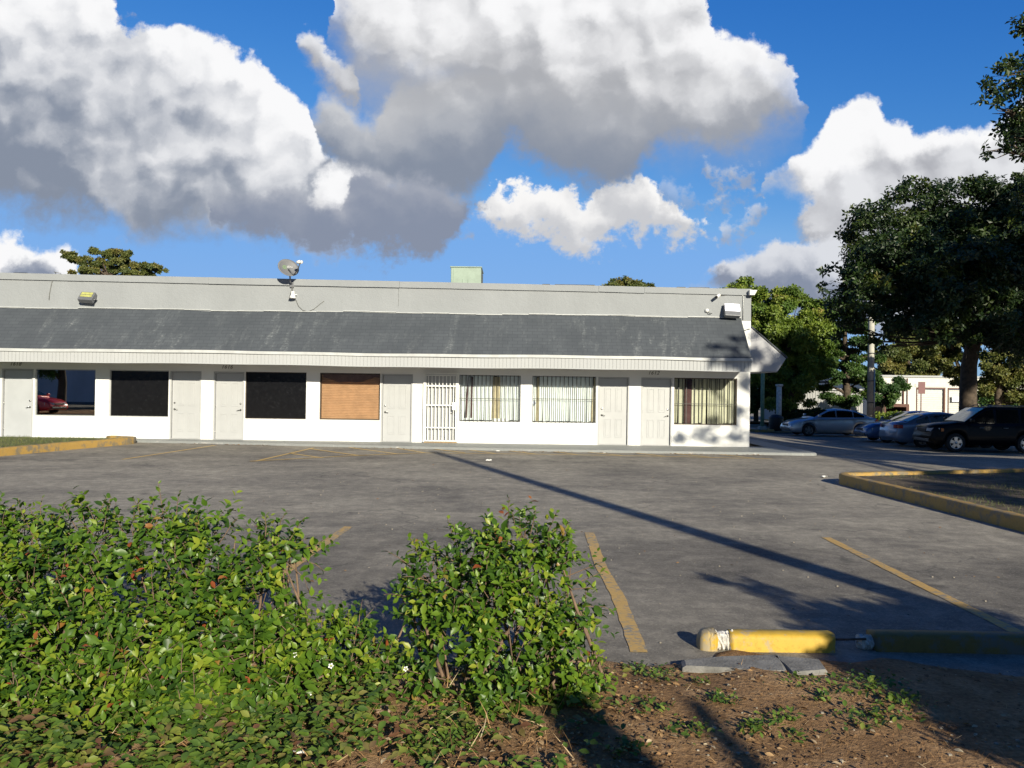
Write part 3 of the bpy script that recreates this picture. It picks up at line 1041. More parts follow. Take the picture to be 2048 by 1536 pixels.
def build_walkway():
    m = MB()
    top = 0.075
    fr = []
    for a, b in zip(WK[:-1], WK[1:]):
        n = max(1, int((b[0] - a[0]) / 0.4))
        for k in range(n):
            t = k / n
            fr.append((a[0] + (b[0] - a[0]) * t, a[1] + (b[1] - a[1]) * t))
    fr.append(WK[-1])
    fr += arc(8.55, 23.10, 0.25, -70, 0, 4) + [(8.82, 25.0), (8.85, 37)]
    vs_, fs_ = [], []
    for (x, y) in fr:
        j = random.uniform(-.008, .008)
        vs_ += [(x, y + j, -0.06), (x, y + j, top - 0.025), (x + (-.0 if x < 8.6 else -.025), y + .03 + j, top), ]
    n = len(fr)
    for i in range(n - 1):
        for k in range(2):
            a = i * 3 + k
            fs_.append((a, a + 1, a + 4, a + 3))
    m.add(vs_, fs_, True)
    # top surface
    tv, tf = [], []
    for i, (x, y) in enumerate(fr):
        v = vs_[i * 3 + 2]
        tv += [v, (min(x, 8.0), max(25.25, min(y + 0.1, 37)), top)]
    for i in range(n - 1):
        tf.append((2 * i, 2 * i + 1, 2 * i + 3, 2 * i + 2))
    m.add(tv, tf)
    tag(m.build('walkway', M['walk_grey']), 'narrow grey concrete walkway along the shop fronts', None, None, 'structure')
    # painted face of the walkway edge
    k = MB()
    vv, ff = [], []
    for (x, y) in fr:
        vv += [(x + (0.004 if x > 8.56 else 0), y - 0.004, -0.05), (x + (0.004 if x > 8.56 else 0), y - 0.004, top - 0.022)]
    for i in range(n - 1):
        ff.append((2 * i, 2 * i + 1, 2 * i + 3, 2 * i + 2))
    k.add(vv, ff)
    tag(k.build('walkway_edge', M['kerb_grey']), 'worn dark painted edge of the walkway', None, None, 'structure')


build_walkway()

# ------------------------------------------------------------------ the shop building
WY = 25.0
XL, XR = -26.0, 7.44
B = empty('shop_building', (-9.0, WY, 0.07), 'long low white shop row with dark shingled awning and grey parapet', 'building')


def wx(px, py=810):
    return at_y(px, py, WY).x


WZ0, WZ1, DZ0, DZ1 = 0.745, 2.21, 0.075, 2.20
wins = [(69, 190), (218, 337), (490, 612), (639, 760), (918, 1041), (1064, 1192), (1348, 1474)]
doors = [(3, 66), (340, 402), (427, 488), (762, 825), (850, 915), (1196, 1258), (1282, 1344)]
ops = sorted([(wx(a), wx(b), WZ0, WZ1) for a, b in wins] + [(wx(a), wx(b), DZ0, DZ1) for a, b in doors])


def build_walls():
    m = MB()
    x = XL
    T = 0.22
    ztop = 4.2
    for (a, b, z0, z1) in ops:
        if a > x + 0.005:
            m.box(x, a, WY, WY + T, -0.1, ztop)
        else:
            a = x
        if z0 > 0.2:
            m.box(a, b, WY, WY + T, -0.1, z0)
        m.box(a, b, WY, WY + T, z1, ztop)
        x = b
    m.box(x, XR, WY, WY + T, -0.1, ztop)
    m.box(XR - 0.22, XR, WY + T, 37, -0.1, 5.0)
    m.box(XL, XL + .22, WY + T, 37, -0.1, 5.0)
    m.box(XL + .22, XR - .22, 36.8, 37, -0.1, 5.0)
    m.build('wall', M['wall_white'], B)
    # dark rooms behind the windows
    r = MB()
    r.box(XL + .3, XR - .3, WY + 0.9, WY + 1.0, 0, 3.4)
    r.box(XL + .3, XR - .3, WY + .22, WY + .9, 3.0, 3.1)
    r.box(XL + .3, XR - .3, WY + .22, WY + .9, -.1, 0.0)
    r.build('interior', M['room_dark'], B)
    rf = MB()
    rf.box(XL, XR - .01, WY + .24, 36.98, 4.62, 4.7)
    rf.build('flat_roof', M['trim_grey'], B)


build_walls()


def zpar(x):
    return 5.19 + (5.01 - 5.19) * (x + 16.06) / (7.32 + 16.06)


def build_parapet():
    m = MB()
    n = 60
    pts = [XL + (XR - XL) * i / n for i in range(n + 1)]
    vs_, fs_ = [], []
    for x in pts:
        zt = zpar(x) - 0.19
        vs_ += [(x, WY - 0.012, 4.02), (x, WY - 0.012, zt), (x, WY + .22, zt), (x, WY + .22, 4.02)]
    for i in range(n):
        for k in range(4):
            a, b = i * 4 + k, i * 4 + (k + 1) % 4
            fs_.append((a, b, b + 4, a + 4))
    fs_ += [(0, 1, 2, 3), tuple(n * 4 + k for k in (3, 2, 1, 0))]
    m.add(vs_, fs_)
    m.build('parapet', M['parapet_grey'], B)
    c = MB()
    joints = [XL, -9.5, -3.55, 2.67, 4.1, XR]
    for a, b in zip(joints[:-1], joints[1:]):
        da, db = random.uniform(-.02, .015), random.uniform(-.02, .015)
        dy0, dy1 = random.uniform(0, .03), random.uniform(0, .03)
        k = 8
        vs_, fs_ = [], []
        for i in range(k + 1):
            t = i / k
            x = a + (b - a - .006) * t
            zb = zpar(x) - 0.195 + (da + (db - da) * t) * 0.6 + random.uniform(-.004, .004)
            zt = zpar(x) + random.uniform(-.006, .006)
            y0 = WY - 0.05 - (dy0 + (dy1 - dy0) * t)
            vs_ += [(x, y0, zb), (x, y0, zt), (x, WY + .26, zt), (x, WY + .26, zb)]
        for i in range(k):
            for q in range(4):
                s, e = i * 4 + q, i * 4 + (q + 1) % 4
                fs_.append((s, e, e + 4, s + 4))
        fs_ += [(0, 1, 2, 3), tuple(k * 4 + q for q in (3, 2, 1, 0))]
        c.add(vs_, fs_)
    c.build('coping', M['parapet_grey'], B)
    # frayed roofing felt along the edge
    for (p0, p1) in ((1085, 1100), (1110, 1190), (1355, 1372), (1380, 1420), (1452, 1475), (25, 50)):
        f = MB()
        a, b = at_y(p0, 570, WY).x, at_y(p1, 570, WY).x
        f.box(a, b, WY + .05, WY + .2, zpar(a) + 0.008, zpar(a) + 0.03)
        f.build('roofing_felt', M['black'], B)
    k = MB()
    p = at_y(797, 566, WY - .02)
    q = at_y(797, 612, WY - .02)
    pts_ = [p.lerp(q, t / 12) + Vector((random.uniform(-.012, .012), -0.001, 0)) for t in range(13)]
    k.tube(pts_, [random.uniform(.002, .007) for _ in pts_], 4)
    k.build('crack', M['cable'], B)


build_parapet()


def build_awning():
    xr = 7.12
    yt, zt, yb, zb = WY - 0.03, 4.10, 23.80, 2.79
    m = MB()
    n = 80
    rows = 10
    vs_, fs_ = [], []
    for i in range(n + 1):
        x = XL + (xr - XL) * i / n
        wob = 0.014 * math.sin(x * 0.9) + 0.010 * math.sin(x * 2.3 + 1) + 0.006 * math.sin(x * 6.1)
        for j in range(rows + 1):
            t = j / rows
            vs_.append((x, yt + (yb - yt) * t, zt + (zb - zt) * t + wob * (1.0 if j == 0 else 0.4 * (1 - t))))
    for i in range(n):
        for j in range(rows):
            a = i * (rows + 1) + j
            fs_.append((a, a + rows + 1, a + rows + 2, a + 1))
    m.add(vs_, fs_, True)
    m.add([(xr, yt, zt), (xr, yb, zb), (xr, yt, zb)], [(0, 1, 2)])
    m.build('awning_roof', M['shingle'], B)
    # flashing at the top of the awning
    fl = MB()
    for i in range(40):
        a = XL + (xr - XL) * i / 40
        b = XL + (xr - XL) * (i + 1) / 40
        wob = 0.014 * math.sin(a * 0.9) + 0.010 * math.sin(a * 2.3 + 1)
        fl.box(a, b - .004, WY - 0.045, WY - .013, zt + 0.012 + wob, zt + 0.030 + wob + random.uniform(0, .008))
    fl.build('flashing', M['gutter_white'], B)
    # gutter board and grooved fascia
    g = MB()
    n = 60
    for (y0, y1, z0, z1, sag) in ((23.755, 23.80, 2.715, 2.80, 0.012),):
        vs_, fs_ = [], []
        for i in range(n + 1):
            x = XL + (xr + .02 - XL) * i / n
            w = sag * math.sin(x * 0.55 + .4) + 0.005 * math.sin(x * 1.9)
            o = 0.012 * math.sin(x * 0.8)
            vs_ += [(x, y0 + o, z0 + w), (x, y0 + o, z1 + w), (x, y1, z1 + w), (x, y1, z0 + w)]
        for i in range(n):
            for q in range(4):
                s, e = i * 4 + q, i * 4 + (q + 1) % 4
                fs_.append((s, e, e + 4, s + 4))
        fs_ += [(0, 1, 2, 3), tuple(n * 4 + q for q in (3, 2, 1, 0))]
        g.add(vs_, fs_, False)
    g.build('gutter_board', M['gutter_white'], B)
    f = MB()
    x = XL
    vs_, fs_ = [], []
    y0, zl, zh = 23.80, 2.41, 2.74

    def wv(x):
        return 0.010 * math.sin(x * 0.55) + 0.006 * math.sin(x * 1.7)
    prof = []
    while x < xr - 0.1:
        prof += [(x, y0), (x + 0.098, y0), (x + 0.100, y0 + .014), (x + 0.107, y0 + .014), (x + 0.109, y0)]
        x += 0.109
    prof.append((xr, y0))
    for (x, y) in prof:
        vs_ += [(x, y, zl + wv(x)), (x, y, zh)]
    for i in range(len(prof) - 1):
        fs_.append((2 * i, 2 * i + 2, 2 * i + 3, 2 * i + 1))
    f.add(vs_, fs_)
    f.add([(xr, y0, zl + wv(xr)), (xr, y0, zh), (xr, WY, zh), (xr, WY, zl)], [(0, 1, 2, 3)])
    # lower lip
    n = 60
    vs_, fs_ = [], []
    for i in range(n + 1):
        x = XL + (xr - XL) * i / n
        vs_ += [(x, y0 - .012, zl + wv(x) - .012), (x, y0 - .012, zl + wv(x) + .010), (x, y0 + .03, zl + wv(x) + .010), (x, y0 + .03, zl + wv(x) - .012)]
    for i in range(n):
        for q in range(4):
            s, e = i * 4 + q, i * 4 + (q + 1) % 4
            fs_.append((s, e, e + 4, s + 4))
    f.add(vs_, fs_)
    f.build('fascia', M['trim_grey'], B)
    s = MB()
    s.box(XL, xr - .005, 23.84, WY - .003, 2.44, 2.46)
    s.build('soffit', M['soffit'], B)
    # side canopy at the right end
    d = MB()
    pl = [(1500, 655), (1572, 717), (1555, 743), (1500, 743)]
    Y0 = 25.03
    poly = [(at_y(*p, Y0).x, at_y(*p, Y0).z) for p in pl]
    poly[0] = (XR + .002, poly[0][1])
    poly[3] = (XR + .002, poly[3][1])
    (ax, az), (bx, bz), (cx_, cz), (dx_, dz_) = poly
    d.quad((ax, Y0, az), (bx, Y0, bz), (cx_, Y0, cz), (dx_, Y0, dz_))
    d.quad((bx, Y0, bz), (bx, 36.9, bz), (cx_, 36.9, cz), (cx_, Y0, cz))
    d.build('canopy_gable', M['gable_white'], B)
    r = MB()
    r.add([(ax, Y0 - .02, az + .03), (bx + .03, Y0 - .02, bz + .0), (bx + .03, 36.9, bz), (ax, 36.9, az + .03),
           (ax, Y0 - .02, az + .075), (bx + .05, Y0 - .02, bz + .045), (bx + .05, 36.9, bz + .045), (ax, 36.9, az + .075)],
          [(0, 1, 2, 3), (4, 7, 6, 5), (0, 4, 5, 1), (2, 6, 7, 3), (1, 5, 6, 2)])
    r.build('canopy_roof', M['shingle'], B)
    u = MB()
    u.box(XR + .002, cx_ - .004, Y0 + .003, 36.8, dz_ - .012, dz_ - .002)
    u.build('canopy_soffit', M['soffit'], B)


build_awning()


# doors --------------------------------------------------------------
def door(px0, px1, knob, panels=True, mat='door_white', knob_z=(0.93, 1.13)):
    x0, x1 = wx(px0), wx(px1)
    fw = 0.045
    dm = MB()
    a, b = x0 + fw + .009, x1 - fw - .009
    y = WY + 0.055
    dm.box(a, b, y, y + .045, DZ0 + .02, DZ1 - fw - .006)
    if panels:
        w = b - a
        for (u0, u1) in ((0.17, 0.43), (0.57, 0.83)):
            for (z0, z1) in ((0.24, 0.82), (1.04, 1.78)):
                p0, p1 = a + w * u0, a + w * u1
                q0, q1 = DZ0 + z0, DZ0 + z1
                t = .028
                for (e0, e1, e2, e3) in ((p0, p1, q0, q0 + t), (p0, p1, q1 - t, q1), (p0, p0 + t, q0 + t, q1 - t), (p1 - t, p1, q0 + t, q1 - t)):
                    dm.bbox(e0, e1, y - .010, y + .01, e2, e3, .004)
                dm.bbox(p0 + .05, p1 - .05, y - .007, y + .01, q0 + .05, q1 - .05, .006)
    d = dm.build('door', M[mat], B)
    fm = MB()
    fm.box(x0, x0 + fw, WY - .012, WY + .13, DZ0, DZ1)
    fm.box(x1 - fw, x1, WY - .012, WY + .13, DZ0, DZ1)
    fm.box(x0 + fw, x1 - fw, WY - .012, WY + .13, DZ1 - fw, DZ1)
    fm.box(x0 + fw, x1 - fw, WY + .02, WY + .13, DZ0 - .02, DZ0 + .015)
    fm.build('door_frame', M['frame_white'], d)
    kx = a + 0.07 if knob == 'L' else b - 0.07
    sgn = 1 if knob == 'L' else -1
    h = MB()
    h.lathe([(0, .0), (-.002, .032), (-.014, .030), (-.018, .012), (-.045, .011), (-.05, .0)], (kx, y, DZ0 + knob_z[0]), 'Y', 14)
    h.tube([(kx, y - .043, DZ0 + knob_z[0]), (kx + sgn * .05, y - .05, DZ0 + knob_z[0] - .004), (kx + sgn * .105, y - .046, DZ0 + knob_z[0] - .02)], [.011, .010, .008], 8)
    h.build('handle', M['chrome'], d)
    k = MB()
    k.lathe([(0, .0), (-.002, .030), (-.018, .027), (-.022, .012), (-.024, .0)], (kx, y, DZ0 + knob_z[1]), 'Y', 14)
    k.build('deadbolt', M['chrome'], d)
    hx = b if knob == 'L' else a
    for z in (0.25, 1.05, 1.8):
        hm = MB()
        hm.tube([(hx + sgn * .003, y - .006, DZ0 + z - .05), (hx + sgn * .003, y - .006, DZ0 + z + .05)], .008, 6)
        hm.build('hinge', M['chrome'], d)
    return d


door(3, 66, 'R', False, 'door_flat')
door(340, 402, 'L')
door(427, 488, 'R')
door(762, 825, 'L')
door(850, 915, 'R', False, 'door_white')
door(1196, 1258, 'L')
door(1282, 1344, 'R')


# windows ------------------------------------------------------------
def window(px0, px1, pane_mat, frame_mat='frame_white', fw=0.028):
    x0, x1 = wx(px0), wx(px1)
    y = WY + 0.06
    m = MB()
    for (a, b, c, d_) in ((x0, x0 + fw, WZ0, WZ1), (x1 - fw, x1, WZ0, WZ1), (x0 + fw, x1 - fw, WZ1 - fw, WZ1), (x0 + fw, x1 - fw, WZ0, WZ0 + fw)):
        m.box(a, b, y - .02, y + .05, c, d_)
    w = m.build('window', M[frame_mat], B)
    g = MB()
    g.quad((x0 + fw, y + .012, WZ0 + fw), (x1 - fw, y + .012, WZ0 + fw), (x1 - fw, y + .012, WZ1 - fw), (x0 + fw, y + .012, WZ1 - fw))
    g.build('pane', M[pane_mat], w)
    s = MB()
    s.box(x0 + .002, x1 - .002, WY - .012, WY + .04, WZ0 - .03, WZ0 - .002)
    s.build('window_sill', M['wall_white'], w)
    return w, x0 + fw, x1 - fw, y


def hblinds(w, x0, x1, y, n=27):
    m = MB()
    z0, z1 = WZ0 + .03, WZ1 - .03
    for i in range(n):
        z = z0 + (z1 - z0 - .02) * i / n
        p = (z1 - z0) / n
        dz = random.uniform(-.003, .003)
        yy = y + .05
        m.add([(x0 + .004, yy + .022, z + dz), (x1 - .004, yy + .022, z + dz), (x1 - .004, yy + .008, z + p * .55), (x0 + .004, yy + .008, z + p * .55),
               (x1 - .004, yy + .03, z + p * 1.02), (x0 + .004, yy + .03, z + p * 1.02)], [(0, 1, 2, 3), (3, 2, 4, 5)])
    m.build('blind', M['blind_brown'], w)
    v = MB()
    n = 24
    vs_, fs_ = [], []
    for i in range(n + 1):
        t = i / n
        x = x0 + .05 + (x1 - x0 - .06) * t
        hem = WZ1 - .12 - .17 * math.sin(math.pi * min(1, t * 1.1)) ** .7 + .015 * math.sin(t * 17)
        for j in range(6):
            s = j / 5
            z = WZ1 - .035 + (hem - WZ1 + .035) * s
            vs_.append((x, y + .030 + .014 * math.sin(t * 23 + s * 3) * s + .006 * math.sin(t * 51 + s * 5), z))
    for i in range(n):
        for j in range(5):
            a = i * 6 + j
            fs_.append((a, a + 6, a + 7, a + 1))
    v.add(vs_, fs_, True)
    v.build('valance', simple('valance_brown', (0.21, 0.115, 0.082), 0.6, var=0.15), w)


def vblinds(w, x0, x1, y, mat, skip=(), pitch=0.105, lean=0.0):
    m = MB()
    n = int((x1 - x0) / pitch)
    z0, z1 = WZ0 + .03, WZ1 - .03
    for i in range(n + 1):
        xc = x0 + pitch * (i + .5)
        if any(a < xc < b for a, b in skip) or xc > x1:
            continue
        an = random.uniform(-.25, .25)
        sh = random.uniform(-.018, .018) + lean
        hw = .055
        dx, dy = hw * math.cos(an), hw * math.sin(an)
        y0 = y + .11
        vs_ = []
        for (zz, s) in ((z1, 0), ((z0 + z1) / 2, sh * .4), (z0 + random.uniform(-.0, .03), sh)):
            xl, xr_ = max(x0 + .002, xc - dx + s), min(x1 - .002, xc + dx + s)
            vs_ += [(xl, y0 - dy, zz), ((xl + xr_) / 2, y0 - .008, zz), (xr_, y0 + dy, zz)]
        m.add(vs_, [(0, 1, 4, 3), (1, 2, 5, 4), (3, 4, 7, 6), (4, 5, 8, 7)], True)
    m.build('blind', M[mat], w)


def bars(w, x0, x1, y, n, zmid, double=True):
    m = MB()
    yb = WY + .022
    for i in range(n):
        x = x0 + (x1 - x0) * (i + .5) / n
        m.box(x - .012, x + .012, yb - .007, yb + .007, WZ0 + .004, WZ1 - .004)
    m.box(x0 + .002, x1 - .002, yb - .012, yb - .0072, zmid - .009, zmid + .009)
    m.build('security_bars', M['bar_dark'], w)


def strip(w, name, mat, pts, y):
    m = MB()
    m.quad(*[(px_[0], y, px_[1]) for px_ in pts])
    m.build(name, M[mat], w)


w, a, b, y = window(69, 190, 'pane_mirror', 'frame_alu')
w, a, b, y = window(218, 337, 'pane_black', 'frame_white')
w, a, b, y = window(490, 612, 'pane_black', 'frame_bronze', .02)
w, a, b, y = window(639, 760, 'pane_clear', 'frame_bronze', .03)
hblinds(w, a, b, y)
# barred window beside the gate
w, a, b, y = window(918, 1041, 'pane_clear', 'frame_white', .02)
vblinds(w, a, b, y, 'blind_white', ((wx(986), wx(996)),))
bars(w, a, b, y, 15, 1.47)
yc = y + .07
strip(w, 'curtain_panel', 'curtain_maroon', [(wx(929), WZ0 + .12), (wx(934), WZ0 + .12), (wx(936), WZ1 - .05), (wx(935), WZ1 - .05)], yc)
strip(w, 'curtain_panel', 'curtain_maroon', [(wx(941), WZ0 + .12), (wx(943.5), WZ0 + .12), (wx(945), WZ1 - .05), (wx(941.5), WZ1 - .05)], yc)
strip(w, 'curtain_panel', 'curtain_tan', [(wx(983), WZ0 + .1), (wx(999), WZ0 + .1), (wx(1000), WZ1 - .05), (wx(985), WZ1 - .05)], yc + .012)
m_ = MB()
m_.box(wx(984), wx(1016), y + .05, y + .058, WZ0 + .03, WZ0 + .11)
m_.build('paper_strip', M['paper'], w)
# second barred window
w, a, b, y = window(1064, 1192, 'pane_clear', 'frame_white', .02)
vblinds(w, a, b, y, 'blind_white', ((wx(1072), wx(1079)), (wx(1184), wx(1192))))
bars(w, a, b, y, 15, 1.49)
strip(w, 'curtain_panel', 'curtain_tan', [(wx(1072), WZ0 + .04), (wx(1078.5), WZ0 + .04), (wx(1079), WZ1 - .05), (wx(1074), WZ1 - .05)], y + .09)
strip(w, 'curtain_panel', 'curtain_tan', [(wx(1183), WZ0 + .04), (wx(1191), WZ0 + .04), (wx(1191), WZ1 - .05), (wx(1187), WZ1 - .05)], y + .09)
m_ = MB()
m_.lathe([(0, 0.0), (-.002, .062), (0.001, .066)], (wx(1068), WY + .052, 1.36), 'Y', 16)
m_.build('sticker', simple('sticker_blue', (0.30, 0.34, 0.42), .5, var=.6, scale=40), w)
# curtained window at the right end
w, a, b, y = window(1348, 1474, 'pane_clear', 'frame_bronze', .028)
vblinds(w, a, b, y, 'blind_cream', ((wx(1371), wx(1385)),), 0.13)
bars(w, a, b, y, 8, 1.40)
strip(w, 'curtain_panel', 'curtain_maroon', [(wx(1370), WZ0 + .04), (wx(1383), WZ0 + .04), (wx(1386), WZ1 - .04), (wx(1371), WZ1 - .04)], y + .07)


# security gate ------------------------------------------------------
def build_gate():
    x0, x1 = wx(847), wx(917)
    y = WY - .075
    f = MB()
    z0, z1 = 0.10, 2.26
    t = .045
    f.box(x0, x0 + t, y - .02, WY - .013, z0, z1)
    f.box(x1 - t, x1, y - .02, WY - .013, z0, z1)
    f.box(x0 + t, x1 - t, y - .02, WY - .013, z1 - t, z1)
    g = f.build('security_gate', M['gate_white'], B)
    l = MB()
    a, b = x0 + t + .012, x1 - t - .012
    l.box(a, a + .035, y - .018, y + .018, z0 + .02, z1 - t - .02)
    l.box(b - .035, b, y - .018, y + .018, z0 + .02, z1 - t - .02)
    for z in (z0 + .02, 0.53, 1.23, 1.83, z1 - t - .06):
        l.box(a + .035, b - .035, y - .016, y + .016, z, z + .035)
    n = 8
    for i in range(n):
        x = a + .035 + (b - a - .07) * (i + .5) / n
        l.box(x - .011, x + .011, y - .010, y + .010, z0 + .056, z1 - t - .061)
    l.build('gate_bars', M['gate_white'], g)
    k = MB()
    k.bbox(b - .14, b - .03, y - .03, y + .03, 1.10, 1.34, .006)
    k.lathe([(0, 0), (-.002, .03), (-.03, .026), (-.034, 0)], (b - .085, y - .03, 1.28), 'Y', 12)
    k.build('lock_box', M['gate_white'], g)
    s = MB()
    s.box(x0 + .02, x1 - .02, WY - .075, WY - .012, 0.078, 0.10)
    s.build('threshold', simple('worn_threshold', (0.36, 0.24, 0.12), .8, var=.3), g)


build_gate()


# lettering ----------------------------------------------------------
def text_mesh(name, body, size, loc, mat, parent, shear=0.25, rot=None, spacing=1.1, ext=0.004, M4=None):
    cu = bpy.data.curves.new(name, 'FONT')
    cu.body = body
    cu.size = size
    cu.shear = shear
    cu.extrude = ext
    cu.align_x = 'CENTER'
    cu.align_y = 'CENTER'
    cu.space_character = spacing
    cu.resolution_u = 3
    to = bpy.data.objects.new(name + '_src', cu)
    col.objects.link(to)
    bpy.context.view_layer.update()
    me = bpy.data.meshes.new_from_object(to.evaluated_get(bpy.context.evaluated_depsgraph_get()))
    bpy.data.objects.remove(to)
    bpy.data.curves.remove(cu)
    o = bpy.data.objects.new(name, me)
    col.objects.link(o)
    me.materials.clear()
    me.materials.append(mat)
    T4 = M4 if M4 is not None else Matrix.Translation(loc) @ Matrix.Rotation(math.pi / 2, 4, 'X')
    me.transform(T4)
    if parent is not None:
        o.parent = parent
        me.transform(Matrix.Translation(-wloc(parent)))
    return o


for (px_, py_, s) in ((31, 728, '1618'), (454, 734, '1616'), (1307, 746, '1612')):
    p = at_y(px_, py_, WY)
    text_mesh('house_number', s, 0.165, (p.x, WY - .006, p.z), M['number_dark'], B, 0.3)


# ------------------------------------------------------------------ fittings on the building
def flood_left():
    c = at_y(180, 597, WY)
    o = empty('wall_floodlight', (c.x, WY - .012, c.z), 'grey wall floodlight with two yellow lens strips on the left parapet', 'light')
    A = Matrix.Translation((c.x, WY - .17, c.z + .02)) @ Matrix.Rotation(R(-38), 4, 'X') @ Matrix.Rotation(R(4), 4, 'Y')

    def tb(mb, x0, x1, y0, y1, z0, z1, b=.008):
        q = MB()
        q.bbox(x0, x1, y0, y1, z0, z1, b)
        mb.add([A @ Vector(v) for v in q.v], q.f)
    h = MB()
    tb(h, -.225, .225, -.06, .10, -.16, .17)
    h.build('housing', M['fixture_grey'], o)
    l = MB()
    tb(l, -.19, .17, -.072, -.055, .055, .145, .003)
    tb(l, -.19, .17, -.072, -.055, -.04, .035, .003)
    l.build('lens', M['lens_yellow'], o)
    b = MB()
    b.tube([(c.x + .16, WY - .013, c.z - .06), (c.x + .27, WY - .13, c.z - .02), (c.x + .23, WY - .22, c.z - .07)], .018, 6)
    b.build('bracket', M['fixture_grey'], o)
    b = MB()
    b.tube([(c.x, WY - .013, c.z - .06), (c.x, WY - .16, c.z - .03)], .03, 8)
    b.build('arm', M['fixture_grey'], o)


flood_left()


def dish():
    piv = at_y(583, 566, WY - .12)
    o = empty('satellite_dish', (piv.x, WY - .012, piv.z), 'grey satellite dish on a bracket at the parapet edge', 'satellite dish')
    c = at_y(577, 535, WY - .45)
    nrm = Vector((0.55, -0.72, 0.42)).normalized()
    zx = nrm.to_track_quat('Z', 'Y').to_matrix().to_4x4()
    A = Matrix.Translation(c) @ zx
    m = MB()
    ra, rb = 0.335, 0.30
    vs_, fs_ = [], []
    nr, na = 6, 36
    for s in (0, 1):
        for i in range(nr + 1):
            r = i / nr
            for k in range(na):
                an = 2 * math.pi * k / na
                z = 0.09 * r * r - 0.09 - (0.014 if s else 0) + (0.0 if i < nr else 0.004)
                vs_.append(A @ Vector((ra * r * math.cos(an), rb * r * math.sin(an), z)))
    st = (nr + 1) * na
    for s in (0, 1):
        for i in range(nr):
            for k in range(na):
                k2 = (k + 1) % na
                a = s * st + i * na
                fs_.append((a + k, a + k2, a + na + k2, a + na + k))
    for k in range(na):
        k2 = (k + 1) % na
        fs_.append((nr * na + k, nr * na + k2, st + nr * na + k2, st + nr * na + k))
    m.add(vs_, fs_, True)
    d = m.build('reflector', M['dish_grey'], o)
    # emblem: green swirl ring and pale lettering
    cam_up = zx.to_3x3().inverted() @ Vector((0, 0, 1))
    ang = math.atan2(cam_up.y, cam_up.x) - math.pi / 2
    E = A @ Matrix.Rotation(ang, 4, 'Z')
    g = MB()
    for (r0, r1, a0, a1) in ((.045, .066, 20, 330), (.012, .032, 90, 400)):
        pts = []
        for k in range(19):
            an = R(a0 + (a1 - a0) * k / 18)
            wob = 1
            pts.append((an, r0, r1))
        vs_, fs_ = [], []
        for (an, q0, q1) in pts:
            for q in (q0, q1):
                x, y_ = -.085 + q * math.cos(an) * 1.15, .045 + q * math.sin(an)
                rr = (x / ra) ** 2 + (y_ / rb) ** 2
                vs_.append(E @ Vector((x, y_, .09 * rr - .09 + .006)))
        for k in range(18):
            fs_.append((2 * k, 2 * k + 1, 2 * k + 3, 2 * k + 2))
        g.add(vs_, fs_)
    g.build('emblem', M['logo_green'], d)
    text_mesh('lettering', 'dish', .13, None, M['logo_white'], d, 0.0, M4=E @ Matrix.Translation((.09, .075, -.065)) @ Matrix.Rotation(R(12), 4, 'Z'), ext=.003)
    # feed arm + feed horn
    a = MB()
    foot = A @ Vector((.02, -.28, -.06))
    low = c + Vector((.16, .0, -.24))
    tip = at_y(603, 527, WY - .95)
    tip = Vector((c.x + .42, c.y - .28, c.z + .08))
    a.tube([low, low.lerp(tip, .55) + Vector((.03, 0, -.02)), tip], .017, 8)
    a.tube([c + Vector((-.02, .05, -.05)), low], .022, 8)
    a.build('feed_arm', M['dark_metal'], o)
    f = MB()
    ax = (c - tip).normalized()
    side = ax.cross(Vector((0, 0, 1))).normalized()
    for s in (-.035, .045):
        q = tip + Vector((0, 0, .05)) + side * s
        f.tube([q - ax * .05, q + ax * .07, q + ax * .085], [.045, .050, .03], 12)
    f.build('feed_horn', M['white_plastic'], o)
    p = MB()
    base = Vector((piv.x, WY - .05, piv.z - .03))
    p.tube([base, base + Vector((-.015, -.16, .05)), c + Vector((.015, .12, -.22)), c + Vector((0, .06, -.03))], .024, 10)
    p.bbox(base.x - .06, base.x + .06, WY - .078, WY - .052, base.z - .10, base.z + .09, .005)
    p.build('mast', M['fixture_grey'], o)
    # hanging cables
    w = MB()
    w.tube([base + Vector((.02, -.03, -.05)), base + Vector((-.03, -.05, -.28)), base + Vector((-.09, -.03, -.5))], .008, 6)
    w.tube([base + Vector((.02, -.03, -.05)), base + Vector((.03, -.05, -.15)), base + Vector((.03, -.06, -.26))], .008, 6)
    w.build('cable', M['cable'], o)
    # cone shaped lamp under the dish
    q = at_y(586, 592, WY - .1)
    l = empty('cone_lamp', (q.x, WY - .013, q.z), 'small white cone lamp hanging below the satellite dish', 'light')
    s = MB()
    s.lathe([(.14, .0), (.14, .05), (.04, .055), (-.02, .085), (-.075, .105), (-.073, .09), (.0, .06), (.1, .02)], (q.x, WY - .13, q.z), 'Z', 20)
    s.tube([(q.x, WY - .013, q.z + .08), (q.x, WY - .13, q.z + .08)], .016, 8)
    s.tube([(q.x + .05, WY - .13, q.z + .04), (q.x + .13, WY - .10, q.z + .05)], .012, 6)
    s.build('shade', M['white_plastic'], l)
    # loose cable drooping to the right
    pts = [at_y(x_, y_, WY - .03) for x_, y_ in ((592, 600), (597, 612), (605, 620), (616, 623), (628, 618), (640, 608), (648, 602))]
    c_ = MB()
    c_.tube(pts, .009, 6)
    tag(c_.build('loose_cable', M['cable'], loc=tuple(pts[0])), 'thin grey cable drooping on the parapet right of the dish', 'cable')
    pts = [at_y(x_, y_, WY - .03) for x_, y_ in ((112, 546), (106, 556), (102, 572), (99, 588), (98, 600))]
    pts = [at_y(122, 547, WY - .10), at_y(108, 543.5, WY - .12)] + pts
    c_ = MB()
    c_.tube(pts, .010, 6)
    tag(c_.build('loose_wire', M['cable'], loc=tuple(pts[2])), 'dark wire hanging over the parapet edge left of the floodlight', 'wire')


